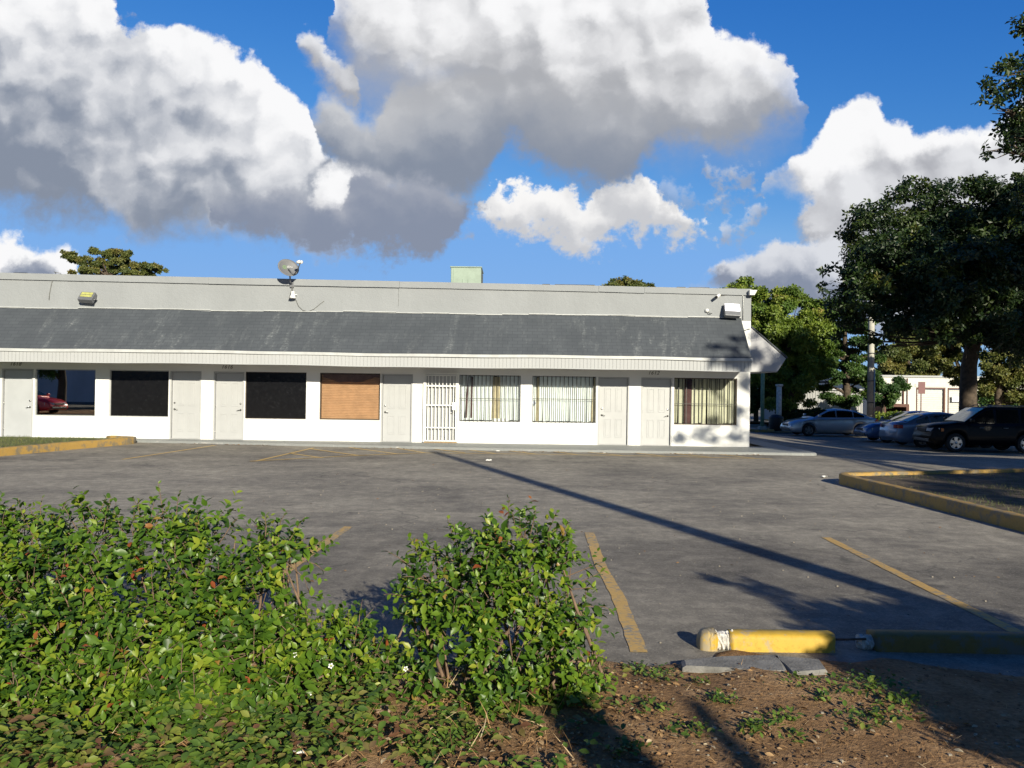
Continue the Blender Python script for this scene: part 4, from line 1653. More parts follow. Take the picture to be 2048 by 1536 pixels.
dish()


def ac_unit():
    p0, p1 = at_y(902, 533, 29.0), at_y(962, 564, 29.0)
    o = empty('roof_air_conditioner', ((p0.x + p1.x) / 2, 29.9, 4.7), 'pale green box-shaped air conditioner on the flat roof', 'air conditioner')
    m = MB()
    x0, x1 = p0.x, p1.x
    zt = p0.z
    m.bbox(x0, x1, 29.0, 30.6, 4.7, zt - .03, .02)
    m.build('cabinet', M['ac_green'], o)
    t = MB()
    t.bbox(x0 - .03, x1 + .03, 28.97, 30.63, zt - .03, zt + .01, .01)
    t.build('lid', M['ac_green'], o)
    g = MB()
    for i in range(9):
        y = 29.15 + i * .15
        g.box(x1 + .002, x1 + .014, y, y + .09, 4.9, zt - .1)
    g.build('grille', M['ac_dark'], o)
    s = MB()
    for x in (x0 + .08, x0 + (x1 - x0) * .38, x0 + (x1 - x0) * .56):
        s.box(x, x + .012, 28.992, 29.0, 4.75, zt - .45 if x > x0 + .1 else zt - .1)
    s.build('seam', simple('seam_green', (.18, .25, .19), .6), o)


ac_unit()


def corner_fittings():
    # bullet camera with long cable
    c = at_y(1434, 591, WY - .12)
    o = empty('bullet_camera', (c.x + .05, WY - .013, c.z), 'white bullet camera high on the parapet near the right corner', 'security camera')
    m = MB()
    d = Vector((-.62, -.62, -.42)).normalized()
    a = Vector((c.x + .09, WY - .10, c.z + .03))
    m.tube([a, a + d * .06, a + d * .2], [.035, .045, .045], 12)
    m.build('camera_body', M['white_plastic'], o)
    l = MB()
    l.tube([a + d * .198, a + d * .235], [.043, .042], 12)
    l.build('lens_hood', M['black'], o)
    b = MB()
    b.lathe([(0, 0), (0, .055), (-.03, .05), (-.035, .02), (-.09, .018)], (c.x + .09, WY - .013, c.z + .03), 'Y', 14)
    b.build('mount', M['white_plastic'], o)
    pts = [at_y(x_, y_, WY - .03) for x_, y_ in ((1442, 591), (1462, 589), (1480, 588), (1492, 587))]
    k = MB()
    k.tube(pts, .011, 6)
    k.build('cable', M['cable'], o)
    # conduit going down
    pts = [at_y(x_, y_, WY - .032) for x_, y_ in ((1482, 588), (1486, 592), (1486.5, 612), (1486, 640))]
    k = MB()
    k.tube(pts, .012, 6)
    tag(k.build('conduit', M['frame_alu'], loc=tuple(pts[-1])), 'thin conduit running down the parapet beside the bright floodlight', 'conduit')
    # white box lamp on the corner
    c = at_y(1501, 586, WY - .1)
    o = empty('corner_lamp', (XR, WY - .013, c.z), 'white wedge-shaped lamp on the top right corner of the parapet', 'light')
    m = MB()
    x0, x1 = XR - .11, XR + .10
    z = c.z
    m.add([(x0 + .01, WY - .2, z - .07), (x1 - .05, WY - .2, z - .07), (x1 + .02, WY - .24, z + .08), (x0, WY - .24, z + .08),
           (x0 + .01, WY - .013, z - .07), (x1 - .05, WY - .013, z - .07), (x1 + .02, WY - .013, z + .08), (x0, WY - .013, z + .08)],
          [(0, 1, 2, 3), (4, 7, 6, 5), (0, 4, 5, 1), (1, 5, 6, 2), (2, 6, 7, 3), (3, 7, 4, 0)])
    m.build('housing', M['white_plastic'], o)
    f = MB()
    f.box(x0 + .03, x1 - .08, WY - .19, WY - .03, z - .085, z - .0705)
    f.build('diffuser', M['black'], o)
    # bright floodlight
    c = at_y(1464, 620, WY - .2)
    o = empty('bright_floodlight', (c.x, WY - .013, c.z), 'bright white square floodlight above the right end of the awning', 'light')
    A = Matrix.Translation((c.x, WY - .2, c.z)) @ Matrix.Rotation(R(-28), 4, 'X') @ Matrix.Rotation(R(3), 4, 'Y')

    def tb(name, mat, x0, x1, y0, y1, z0, z1, b=.01):
        q = MB()
        q.bbox(x0, x1, y0, y1, z0, z1, b)
        q.v = [tuple(A @ Vector(v)) for v in q.v]
        q.build(name, mat, o)
    tb('housing', M['fixture_grey'], -.24, .24, -.05, .11, -.235, .20, .02)
    tb('lens', M['lamp_lens'], -.225, .235, -.064, -.051, -.07, .19, .004)
    b = MB()
    b.tube([(c.x, WY - .013, c.z - .05), (c.x, WY - .18, c.z - .02)], .03, 8)
    b.build('bracket', M['fixture_grey'], o)
    # small spot camera
    c = at_y(1414, 621, WY - .05)
    o = empty('dome_sensor', (c.x, WY - .013, c.z), 'small white round sensor with a short arm left of the bright floodlight', 'sensor')
    m = MB()
    m.lathe([(0, 0), (0, .06), (-.04, .062), (-.075, .045), (-.09, 0)], (c.x, WY - .013, c.z), 'Y', 16)
    m.build('sensor_body', M['white_plastic'], o)
    m = MB()
    m.tube([(c.x + .03, WY - .06, c.z - .02), (c.x + .06, WY - .08, c.z - .09), (c.x + .15, WY - .08, c.z - .095)], .012, 6)
    m.build('arm', M['black'], o)
    # strap where the awning meets the corner
    p = MB()
    a, b = at_y(1487, 660, WY - .03), at_y(1500, 658, WY - .03)
    p.tube([a, a.lerp(b, .4) + Vector((0, 0, -.012)), a.lerp(b, .7) + Vector((0, 0, .01)), b], .009, 5)
    p.build('wire_tie', M['black'], B)


corner_fittings()

# ------------------------------------------------------------------ broken wheel stops
def stop_piece(name, x0, x1, y, z, rot, label, broken_left=False, broken_right=False, mat='stop_yellow'):
    """rounded concrete parking stop lying along x"""
    L = x1 - x0
    n = 44
    prof = [(-.088, -.02), (-.080, .085), (-.072, .105), (-.055, .117), (0, .120), (.055, .117), (.072, .105), (.080, .080), (.088, -.02)]
    vs_, fs_ = [], []
    for i in range(n + 1):
        t = i / n
        x = -L / 2 + L * t
        e0, e1 = t * L, (1 - t) * L
        s = 1.0
        if broken_left is False and e0 < .07: s = math.sqrt(max(0.05, 1 - ((.07 - e0) / .07) ** 2))
        if broken_right is False and e1 < .07: s = math.sqrt(max(0.05, 1 - ((.07 - e1) / .07) ** 2))
        for (u, zz) in prof:
            j = 0.0
            if (broken_right and e1 < .05) or (broken_left and e0 < .05):
                j = random.uniform(-.010, .008)
            vs_.append((x + j, u * (0.55 + .45 * s) + random.uniform(-.002, .002), zz * s * random.uniform(.985, 1.01)))
    k = len(prof)
    for i in range(n):
        for q in range(k - 1):
            a = i * k + q
            fs_.append((a, a + 1, a + k + 1, a + k))
    fs_ += [tuple(range(k)), tuple(range(n * k, n * k + k))[::-1]]
    o = empty(name, ((x0 + x1) / 2, y, z), label, 'parking stop', 'concrete parking stops', rot)
    b = MB().add(vs_, fs_, True).build('body', M[mat], o, world=False)
    return o


ps0, ps1 = at_z(1466, 1300), at_z(1668, 1303)
o = stop_piece('parking_stop', ps0.x - .02, ps1.x, 5.63, 0.0, 0.0, 'sunlit yellow concrete parking stop with a chipped white end', True, True)
e = MB()
n_ = 16
vs_, fs_ = [], []
pr_ = [(-.088, -.02), (-.080, .085), (-.072, .112), (-.055, .126), (0, .130), (.055, .126), (.072, .112), (.080, .085), (.088, -.02)]
xl_, xr_2 = ps0.x - .235, ps0.x - .115
for i in range(n_ + 1):
    t = i / n_
    x = xl_ + (xr_2 - xl_) * t
    s_ = math.sqrt(max(.02, 1 - ((.6 - t) / .6) ** 2)) if t < .6 else 1 - .12 * (t - .6)
    for (u, zz) in pr_:
        vs_.append((x + random.uniform(-.005, .005) * (t > .5) * 2, 5.63 + u * (.45 + .55 * s_) * random.uniform(.96, 1.03), zz * (.5 + .5 * s_) * random.uniform(.96, 1.02)))
k_ = len(pr_)
for i in range(n_):
    for q in range(k_ - 1):
        a = i * k_ + q
        fs_.append((a, a + 1, a + k_ + 1, a + k_))
fs_ += [tuple(range(k_)), tuple(range(n_ * k_, n_ * k_ + k_))[::-1]]
e.add(vs_, fs_, True)
e.build('rounded_end', M['stop_yellow'], o)
c = MB()


def rubble(mb, x0, x1, y, z, r, n=14):
    vs_, fs_ = [], []
    for i in range(n + 1):
        t = i / n
        for k in range(12):
            an = 2 * math.pi * k / 12
            rr_ = r * (random.uniform(.72, 1.1) if 0 < i < n else .2)
            vs_.append((x0 + (x1 - x0) * t + random.uniform(-.006, .006), y + rr_ * 1.05 * math.cos(an), max(-.01, z + rr_ * math.sin(an))))
    for i in range(n):
        for k in range(12):
            k2 = (k + 1) % 12
            fs_.append((i * 12 + k, i * 12 + k2, (i + 1) * 12 + k2, (i + 1) * 12 + k))
    mb.add(vs_, fs_)


rubble(c, ps0.x - .15, ps0.x + .02, 5.63, .050, .074)
c.build('broken_concrete', M['concrete_chip'], o)
c = MB()
c.tube([(ps1.x - .05, 5.61, .075), (ps1.x + .1, 5.63, .07), (ps1.x + .24, 5.62, .078)], .008, 6)
c.build('reinforcing_bar', M['rust'], o)
q0 = at_z(1748, 1300)
o = stop_piece('parking_stop', q0.x, q0.x + 1.75, 5.66, 0.0, R(-.6), 'shaded yellow parking stop with a broken end, at the right edge', True, False, 'stop_shaded')
c = MB()
rubble(c, q0.x - .10, q0.x + .05, 5.66, .04, .055)
c.build('broken_concrete', M['concrete_chip'], o)

# broken asphalt slabs lying in the soil before the stop
for k, (pts, lab) in enumerate((([(1362, 1330), (1440, 1322), (1560, 1318), (1575, 1352), (1520, 1352), (1450, 1346), (1365, 1342)], 'larger flat grey slab of broken asphalt in the soil'),
                                ([(1545, 1320), (1640, 1328), (1655, 1350), (1585, 1356), (1570, 1340)], 'smaller grey asphalt slab beside the yellow stop'))):
    P = [at_z(a, b, .03) for a, b in pts]
    cx, cy = sum(p.x for p in P) / len(P), sum(p.y for p in P) / len(P)
    m = MB()
    n = len(P)
    vs_ = [(p.x, p.y, -.01) for p in P] + [(p.x, p.y, .050) for p in P] + [((p.x - cx) * .93 + cx, (p.y - cy) * .93 + cy, .064) for p in P]
    fs_ = [tuple(range(2 * n, 3 * n))]
    for i in range(n):
        j = (i + 1) % n
        fs_ += [(i, j, n + j, n + i), (n + i, n + j, 2 * n + j, 2 * n + i)]
    m.add(vs_, fs_)
    tag(m.build('asphalt_slab', M['slab_grey'], loc=(cx, cy, 0)), lab, 'slab', 'broken asphalt slabs')


# ------------------------------------------------------------------ cars
def interp(pts, x):
    pts = sorted(pts)
    if x <= pts[0][0]: return pts[0][1]
    for (a, b), (c, d) in zip(pts[:-1], pts[1:]):
        if x <= c:
            t = (x - a) / (c - a)
            return b + (d - b) * t
    return pts[-1][1]


def smooth_interp(pts, x):
    return (interp(pts, x - .05) + 2 * interp(pts, x) + interp(pts, x + .05)) / 4


SEDAN = dict(L=4.72, W=0.90, wheels=(1.42, -1.32), wr=0.325, track=0.78, zb=.20,
             deck=[(-2.36, .60), (-2.33, .92), (-2.2, 1.0), (-1.75, 1.04), (.9, .985), (1.4, .91), (1.9, .82), (2.2, .70), (2.33, .58), (2.36, .45)],
             belt=.985, roof=[(-1.95, 1.02), (-1.55, 1.20), (-1.1, 1.38), (-.6, 1.445), (-.1, 1.455), (.3, 1.41), (.75, 1.20), (1.15, .985)],
             side=(-1.55, .92), pillars=[(-.10, -.02), (-1.0, -.93)], ws=(.34, 1.08), rw=(-1.85, -1.15))
SUV = dict(L=4.45, W=0.91, wheels=(1.33, -1.30), wr=0.365, track=0.78, zb=.28,
           deck=[(-2.22, .70), (-2.2, 1.05), (-2.1, 1.13), (.8, 1.13), (1.3, 1.10), (1.85, 1.02), (2.08, .95), (2.17, .82), (2.22, .55)],
           belt=1.12, roof=[(-2.17, 1.14), (-2.05, 1.45), (-1.9, 1.68), (-1.4, 1.735), (-.3, 1.745), (.15, 1.70), (.45, 1.52), (1.0, 1.13)],
           side=(-1.95, .80), pillars=[(-.22, -.10), (-1.15, -1.03)], ws=(.18, .95), rw=(-2.12, -1.95))


def make_car(spec, name, label, paint, loc, rz, group='cars parked in the lot', glass='car_glass', wsglass=None, lamp_front='lamp_clear', rim='rim', cat='car', plate=True):
    o = empty(name, loc, label, cat, group, rz)
    S = spec
    L2 = S['L'] / 2

    def half(x):
        e = abs(x) / L2
        return S['W'] * (1 - .17 * max(0, (e - .62) / .38) ** 2.2)

    def bottom(x):
        z = S['zb'] + (.12 if abs(x) > L2 - .12 else 0.04 * max(0, abs(x) - (L2 - .5)))
        for wxx in S['wheels']:
            r = S['wr'] + .055
            d = abs(x - wxx)
            if d < r:
                z = max(z, S['wr'] + math.sqrt(r * r - d * d))
        return z
    n = 118
    X = [-L2 + S['L'] * i / n for i in range(n + 1)]
    vs_, fs_ = [], []
    k = 13
    for x in X:
        w, zt, zb = half(x), smooth_interp(S['deck'], x), bottom(x)
        zb = min(zb, zt - .05)
        zm = zb + (zt - zb) * .45
        pts = [(0, zb + .06), (w * .86, zb + .02), (w * .97, zb), (w, zm - (zm - zb) * .4), (w * 1.0, zm), (w * .975, zb + (zt - zb) * .80), (w * .93, zt - .015)]
        row = [(x, y, z) for (y, z) in pts] + [(x, 0, zt + .035)]
        full = [(x, -y, z) for (x, y, z) in row[1:7]][::-1]
        # loop: underside centre, right side up, top centre, left side down
        loop = row + full
        vs_ += loop
    k = 14
    for i in range(n):
        for q in range(k):
            a, b = i * k + q, i * k + (q + 1) % k
            fs_.append((a, b, b + k, a + k))
    fs_ += [tuple(range(k))[::-1], tuple(range(n * k, n * k + k))]
    body = MB().add(vs_, fs_, True)
    # cabin
    r0, r1 = S['roof'][0][0], S['roof'][-1][0]
    nc = 40
    cv, cf = [], []

    def cab(x):
        zr = smooth_interp(S['roof'], x)
        zb_ = min(S['belt'], zr) - .05
        wb = half(x) * .925
        h = max(0, (zr - S['belt']) / (max(p[1] for p in S['roof']) - S['belt']))
        wt = wb - .20 * h * (1.0 if S is SEDAN else .7)
        return zr, zb_, wb, wt
    for i in range(nc + 1):
        x = r0 + (r1 - r0) * i / nc
        zr, zb_, wb, wt = cab(x)
        cv += [(x, wb, zb_), (x, wt + .012, zr - .07), (x, wt - .07, zr - .012), (x, 0, zr + .025), (x, -wt + .07, zr - .012), (x, -wt - .012, zr - .07), (x, -wb, zb_)]
    for i in range(nc):
        for q in range(6):
            a = i * 7 + q
            cf.append((a, a + 1, a + 8, a + 7))
    cf += [tuple(range(7))[::-1], tuple(range(nc * 7, nc * 7 + 7))]
    body.add(cv, cf, True)
    body.build('body', M[paint], o, world=False)

    # side glass
    def side_pt(x, t, sgn, off=.012):
        zr, zb_, wb, wt = cab(x)
        z0, z1 = S['belt'] + .035, max(S['belt'] + .036, zr - .085)
        z = z0 + (z1 - z0) * t
        f = (z - zb_) / max(.01, (zr - .07 - zb_))
        y = wb + (wt + .012 - wb) * min(1, f)
        return (x, sgn * (y + off), z)
    cuts = [S['side'][0]] + [c for p in sorted(S['pillars']) for c in p] + [S['side'][1]]
    for sgn in (1, -1):
        for a, b in zip(cuts[::2], cuts[1::2]):
            m = MB()
            nn = 12
            vv = []
            for i in range(nn + 1):
                x = a + (b - a) * i / nn
                vv += [side_pt(x, 0, sgn), side_pt(x, 1, sgn)]
            m.add(vv, [(2 * i, 2 * i + 2, 2 * i + 3, 2 * i + 1) for i in range(nn)], True)
            m.build('side_window', M[glass], o, world=False)

    def slope(a, b, nm, mat):
        m = MB()
        nn = 10
        vv = []
        for i in range(nn + 1):
            x = a + (b - a) * i / nn
            zr, zb_, wb, wt = cab(x)
            for t in (-1, -.5, 0, .5, 1):
                vv.append((x + (.012 if a > 0 else -.012), t * (wt - .075), zr + .018 + .022 * (1 - t * t) - .012))
        m.add(vv, [(i * 5 + q, i * 5 + q + 1, i * 5 + q + 6, i * 5 + q + 5) for i in range(nn) for q in range(4)], True)
        m.build(nm, M[mat], o, world=False)
    slope(S['ws'][0], S['ws'][1], 'windshield', wsglass or glass)
    slope(S['rw'][0], S['rw'][1], 'rear_window', glass)
    # door seams, handles, mirrors
    for sgn in (1, -1):
        for xx in (-.45, .42) if S is SEDAN else (-.5, .38):
            w = half(xx)
            m = MB()
            zz = S['belt'] - .17
            m.tube([(xx - .09, sgn * w * .99, zz), (xx, sgn * (w * .985 + .025), zz), (xx + .09, sgn * w * .99, zz)], .014, 6)
            m.build('door_handle', M['rim_dull'] if paint == 'paint_black' else M[paint], o, world=False)
        m = MB()
        mx = S['side'][1] - .05
        w = half(mx)
        m.bbox(mx - .02, mx + .12, sgn * (w + .09) - .085, sgn * (w + .09) + .085, S['belt'] + .03, S['belt'] + .17, .04)
        m.tube([(mx + .05, sgn * (w * .90), S['belt'] + .05), (mx + .05, sgn * (w + .06), S['belt'] + .07)], .02, 6)
        m.build('mirror', M[paint], o, world=False)
    # lamps, grille, bumpers, plates
    zh = interp(S['deck'], L2 - .22)
    for sgn in (1, -1):
        w = half(L2 - .1)
        zc = zh - .13
        m = MB()
        for i in range(1):
            vv, ff = [], []
            path = [(L2 - .02, .40), (L2 - .05, .55), (L2 - .13, .70), (L2 - .30, .83)]
            for (xx, fy) in path:
                y = min(fy, half(xx) + .012)
                hh = .055 if xx > L2 - .1 else .075
                vv += [(xx + .025, sgn * y, zc - hh), (xx - .0, sgn * y * 0.995, zc + hh)]
            ff = [(2 * i, 2 * i + 2, 2 * i + 3, 2 * i + 1) for i in range(3)]
            m.add(vv, ff, True)
        h = m.build('headlight', M[lamp_front], o, world=False)
        if S is SUV:
            m = MB()
            xx = L2 - .33
            m.add([(xx, sgn * (half(xx) + .014), zc - .06), (xx - .10, sgn * (half(xx - .1) + .010), zc - .04), (xx - .10, sgn * (half(xx - .1) + .006), zc + .06), (xx, sgn * (half(xx) + .008), zc + .07)], [(0, 1, 2, 3)])
            m.build('indicator', M['lamp_amber'], h, world=False)
        m = MB()
        zt = interp(S['deck'], -L2 + .12) - .10
        vv = []
        for (xx, fy) in ((-L2 + .00, .50), (-L2 + .02, .66), (-L2 + .09, .78), (-L2 + .24, .88)):
            y = min(fy, half(xx) + .012)
            vv += [(xx - .022, sgn * y, zt - .09), (xx - .018, sgn * y, zt + .06)]
        m.add(vv, [(2 * i, 2 * i + 2, 2 * i + 3, 2 * i + 1) for i in range(3)], True)
        m.build('tail_light', M['lamp_red'], o, world=False)
    m = MB()
    zg = zh - .16
    for i in range(4):
        m.bbox(L2 - .035, L2 + .012, -.36, .36, zg - .05 + i * .035, zg - .03 + i * .035, .004)
    m.build('grille', M['black'], o, world=False)
    m = MB()
    m.bbox(L2 - .06, L2 + .02, -.62, .62, S['zb'] + .10, S['zb'] + .22, .02)
    m.build('air_intake', M['black'], o, world=False)
    m = MB()
    m.bbox(-L2 - .018, -L2 + .02, -.17, .17, S['zb'] + .36, S['zb'] + .46, .004)
    m.build('number_plate', M['sign_white'], o, world=False)
    if S is SUV:
        for sgn in (1, -1):
            m = MB()
            m.tube([(-1.6, sgn * .57, 1.72), (-1.5, sgn * .57, 1.79), (-.1, sgn * .57, 1.80), (.05, sgn * .57, 1.73)], .018, 6)
            m.build('roof_rail', M['rim_dull'], o, world=False)
    # wheels
    for wxx in S['wheels']:
        for sgn in (1, -1):
            r = S['wr']
            y0 = sgn * S['track']
            c = (wxx, y0, r)
            d = sgn
            t = MB()
            prof = [(-.10, r * .64), (-.105, r * .86), (-.085, r * .97), (-.04, r), (.04, r), (.085, r * .97), (.105, r * .86), (.10, r * .64), (-.10, r * .64)]
            t.lathe(prof, c, 'Y', 28)
            ty = t.build('wheel', M['tyre'], o, world=False)
            m = MB()
            m.lathe([(d * .06, r * .66), (d * .098, r * .655), (d * .10, r * .60), (d * .05, r * .56)], c, 'Y', 28)
            for q in range(5):
                a = 2 * math.pi * q / 5 + .3
                for (ra, rb, wd) in ((.0, .60, .16),):
                    ca, sa = math.cos(a), math.sin(a)
                    pts = []
                    for rad, hw in ((r * .05, r * .12), (r * .58, r * .19)):
                        for s2 in (-1, 1):
                            px_, pz_ = rad * ca - s2 * hw * sa, rad * sa + s2 * hw * ca
                            pts.append((c[0] + px_, c[1] + d * .092, c[2] + pz_))
                    m.add(pts + [(p[0], c[1] + d * .07, p[2]) for p in pts], [(0, 1, 3, 2), (4, 6, 7, 5), (0, 4, 5, 1), (2, 3, 7, 6), (0, 2, 6, 4), (1, 5, 7, 3)])
            m.lathe([(d * .09, r * .15), (d * .105, r * .13), (d * .11, 0)], c, 'Y', 14)
            m.build('rim', M[rim], ty, world=False)
            m = MB()
            m.lathe([(d * .03, r * .62), (d * .03, 0)], c, 'Y', 20)
            m.build('brake_disc', M['black'], ty, world=False)
    return o


PI = math.pi
p = on_ground(1672, 873)
sy = 42.0
sx = (1578 - 1024) / F * sy
make_car(SEDAN, 'silver_sedan', 'silver sedan with black side windows parked facing left', 'paint_silver', (sx + 2.45, sy + .85, gz(sx + 2.4, sy)), PI + R(1.5), rim='rim_dull')
by = 37.0
bx = (1729 - 1024) / F * by
make_car(SEDAN, 'blue_sedan', 'dark blue sedan between the silver sedan and the blue-grey sedan', 'paint_blue', (bx + 2.42, by + .5, gz(bx + 2, by)), PI + R(-3), rim='rim_dull')
gy = 33.6
gx = (1788 - 1024) / F * gy
make_car(SEDAN, 'bluegrey_sedan', 'blue-grey sedan backed in, half hidden behind the black suv', 'paint_bluegrey', (gx + 2.36, gy + .6, gz(gx + 2, gy)), R(2), rim='rim_dull')
uy = 30.3
ux = (1868 - 1024) / F * uy
make_car(SUV, 'black_suv', 'black suv with bright alloy wheels parked in the shade on the right', 'paint_black', (ux + 2.28, uy + .93, gz(ux + 2, uy)), PI + R(-2), wsglass='car_glass_green')
make_car(SEDAN, 'red_car', 'red car seen only as a reflection in the left shop window', 'paint_red', (-27.7, 5.0, 0.0), .12, group='cars across the lot')


# ------------------------------------------------------------------ foliage builders
def sph(n):
    return unit(rng.normal(size=(n, 3)))


def shrub(name, label, blobs, n_shoots, size, base, group=None, leafmat='leaf_bush', cat='shrub', sprigs=(), red=0.05):
    """blobs: (x, y, z, rx, ry, rz): leafy shoots growing out of them, leaves alternate along each shoot"""
    o = empty(name, base, label, cat, group)
    B_ = np.array(blobs, float)
    area = (B_[:, 3] * B_[:, 5] + B_[:, 3] * B_[:, 4])
    pr = area / area.sum()
    ids = rng.choice(len(B_), n_shoots, p=pr)
    d = sph(n_shoots)
    d[:, 2] = d[:, 2] * 0.85 + 0.12
    d = unit(d)
    rad = rng.uniform(.50, .98, n_shoots) ** .6
    st = B_[ids, :3] + d * B_[ids, 3:6] * rad[:, None]
    # drop shoots lost deep inside another blob
    keep = np.ones(n_shoots, bool)
    for b in B_:
        q = np.linalg.norm((st - b[:3]) / b[3:6], axis=1)
        keep &= ~((q < .55) & (rng.random(n_shoots) < .85))
    keep &= st[:, 2] > .03
    hol = np.sin(st[:, 0] * 9.1 + 1.0) * np.sin(st[:, 2] * 11.3 + st[:, 0] * 3.0) * np.sin(st[:, 0] * 4.3 - st[:, 2] * 5.1 + .5)
    keep &= ~((hol > .28) & (rng.random(n_shoots) < .85))
    st, d = st[keep], d[keep]
    sd = unit(d * .8 + np.array([0, -.1, .55]) + rng.normal(scale=.35, size=d.shape))
    P_, D_, U_, S_, T_ = [], [], [], [], []
    tw = MB()
    items = list(zip(st, sd, [None] * len(st))) + [(np.array(s[:3]), unit(np.array(s[3:6], float)), s[6]) for s in sprigs]
    for si, (s, v, ln) in enumerate(items):
        L_ = ln or rng.uniform(.07, .19)
        nl = max(4, int(L_ / .022))
        side = unit(np.cross(v, rng.normal(size=3)))
        bend = rng.normal(scale=.12, size=3) + np.array([0, 0, -.10])
        tint0 = rng.uniform(.0, .72) ** 1.1
        redtip = rng.random() < red * 2.2
        base_t = rng.uniform(0, 6.28)
        for i in range(nl):
            t = (i + .5) / nl
            p = s + v * L_ * t + bend * L_ * t * t
            a = base_t + i * 2.4
            b2 = np.cross(v, side)
            out = side * math.cos(a) + b2 * math.sin(a)
            ld = unit(v * (.35 + .5 * t) + out * .9 + np.array([0, 0, -.18]) + rng.normal(scale=.16, size=3))
            P_.append(p)
            D_.append(ld)
            U_.append(unit(v * .4 + np.array([0, -.35, .85]) + rng.normal(scale=.33, size=3)))
            sz = size * (1.06 - .55 * t) * rng.uniform(.6, 1.3)
            S_.append(sz)
            tt = tint0 + .16 * t + rng.normal(scale=.07)
            tt = min(.85, max(0, tt))
            if redtip and t > .55: tt = rng.uniform(.86, 1.0)
            elif rng.random() < red * .35: tt = rng.uniform(.87, 1.0)
            T_.append(tt)
        if si % 3 == 0 or ln:
            q = s - v * .10
            tw.tube([q, s + v * L_ * .5 + bend * L_ * .25, s + v * L_ + bend * L_], [.0035, .0025, .0012], 4, cap=False)
    scatter('foliage', LEAF_NEAR, P_, D_, U_, S_, T_, M[leafmat], o)
    # woody stems
    root = np.array(base)
    for i in range(len(B_)):
        b = B_[i]
        for _ in range(3):
            g = np.array([b[0] + rng.normal(scale=.15), b[1] + rng.normal(scale=.08), 0.0])
            e = b[:3] + sph(1)[0] * b[3:6] * .8
            mid = (g + e) / 2 + rng.normal(scale=.07, size=3)
            tw.tube([g, mid, e], [.012, .009, .004], 5, cap=False)
    tw.build('stem', M['twig'], o)
    return o


def blob(px_, py_, r, dep, ry=None, rz=None):
    p = at_y(px_, py_, dep)
    s = dep / F
    return (p.x, p.y, max(.06, p.z), r * s, (ry or r * .9) * s, (rz or r) * s)


def sprig(px_, py_, dep, dx, dz, ln):
    p = at_y(px_, py_, dep)
    return (p.x, p.y, p.z, dx, -.1, dz, ln)


BL = [blob(-60, 1130, 120, 4.9), blob(60, 1110, 85, 5.0), blob(170, 1085, 78, 5.0), blob(300, 1100, 90, 4.9), blob(420, 1100, 80, 4.8), blob(535, 1110, 62, 4.7),
      blob(590, 1120, 42, 4.65), blob(90, 1200, 110, 4.7), blob(250, 1200, 115, 4.65), blob(400, 1190, 105, 4.6), blob(500, 1215, 85, 4.55), blob(545, 1250, 62, 4.55),
      blob(-40, 1290, 130, 4.5), blob(120, 1300, 120, 4.4), blob(280, 1310, 115, 4.35), blob(410, 1300, 90, 4.35), blob(505, 1320, 75, 4.35), blob(50, 1400, 110, 4.2), blob(210, 1410, 100, 4.15), blob(340, 1400, 90, 4.2),
      blob(30, 1490, 90, 4.0), blob(190, 1500, 80, 3.95), blob(350, 1490, 80, 4.0), blob(470, 1420, 75, 4.15), blob(580, 1390, 60, 4.25), blob(610, 1320, 55, 4.4), blob(690, 1330, 50, 4.45), blob(640, 1275, 44, 4.6), blob(700, 1285, 48, 4.65), blob(765, 1280, 46, 4.7), blob(740, 1350, 50, 4.5), blob(800, 1350, 40, 4.5), blob(500, 1500, 60, 3.95), blob(640, 1470, 45, 4.05)]
SP = [sprig(325, 1020, 4.9, -.1, 1, .16), sprig(352, 1030, 4.9, .1, 1, .15), sprig(80, 1035, 5.0, .0, 1, .14), sprig(120, 1030, 5.0, .35, 1, .12), sprig(210, 1040, 4.9, .2, 1, .15), sprig(188, 1040, 5.0, -.3, 1, .12),
      sprig(268, 1050, 4.9, .0, 1, .12), sprig(430, 1055, 4.8, .2, 1, .13), sprig(455, 1060, 4.8, .5, .8, .12), sprig(556, 1065, 4.7, .1, 1, .15), sprig(585, 1070, 4.7, .5, .8, .12), sprig(605, 1095, 4.6, .9, .3, .13),
      sprig(610, 1120, 4.6, 1, -.2, .14), sprig(595, 1140, 4.6, .8, -.5, .12), sprig(240, 1050, 4.9, -.4, 1, .12), sprig(390, 1050, 4.85, .3, 1, .13), sprig(30, 1050, 5.0, -.2, 1, .13)]
shrub('sprawling_shrub', 'large sprawling glossy green shrub filling the lower left corner', [b[:3] + tuple(q * .90 for q in b[3:]) for b in BL], 3300, .074, (-1.7, 4.7, 0), sprigs=SP, red=.013)
BR = [blob(1040, 1105, 78, 4.75), blob(950, 1130, 66, 4.75), blob(1095, 1112, 52, 4.75), blob(875, 1165, 70, 4.75), blob(975, 1190, 95, 4.65), blob(1070, 1180, 86, 4.7), blob(1125, 1165, 56, 4.75), blob(850, 1240, 62, 4.7),
      blob(920, 1270, 90, 4.6), blob(1030, 1290, 100, 4.55), blob(1110, 1260, 80, 4.65), blob(1160, 1230, 40, 4.75), blob(900, 1350, 75, 4.5), blob(1000, 1370, 80, 4.45), blob(1100, 1350, 85, 4.55), blob(1148, 1330, 58, 4.6), blob(1020, 1430, 55, 4.4), blob(1135, 1400, 45, 4.5)]
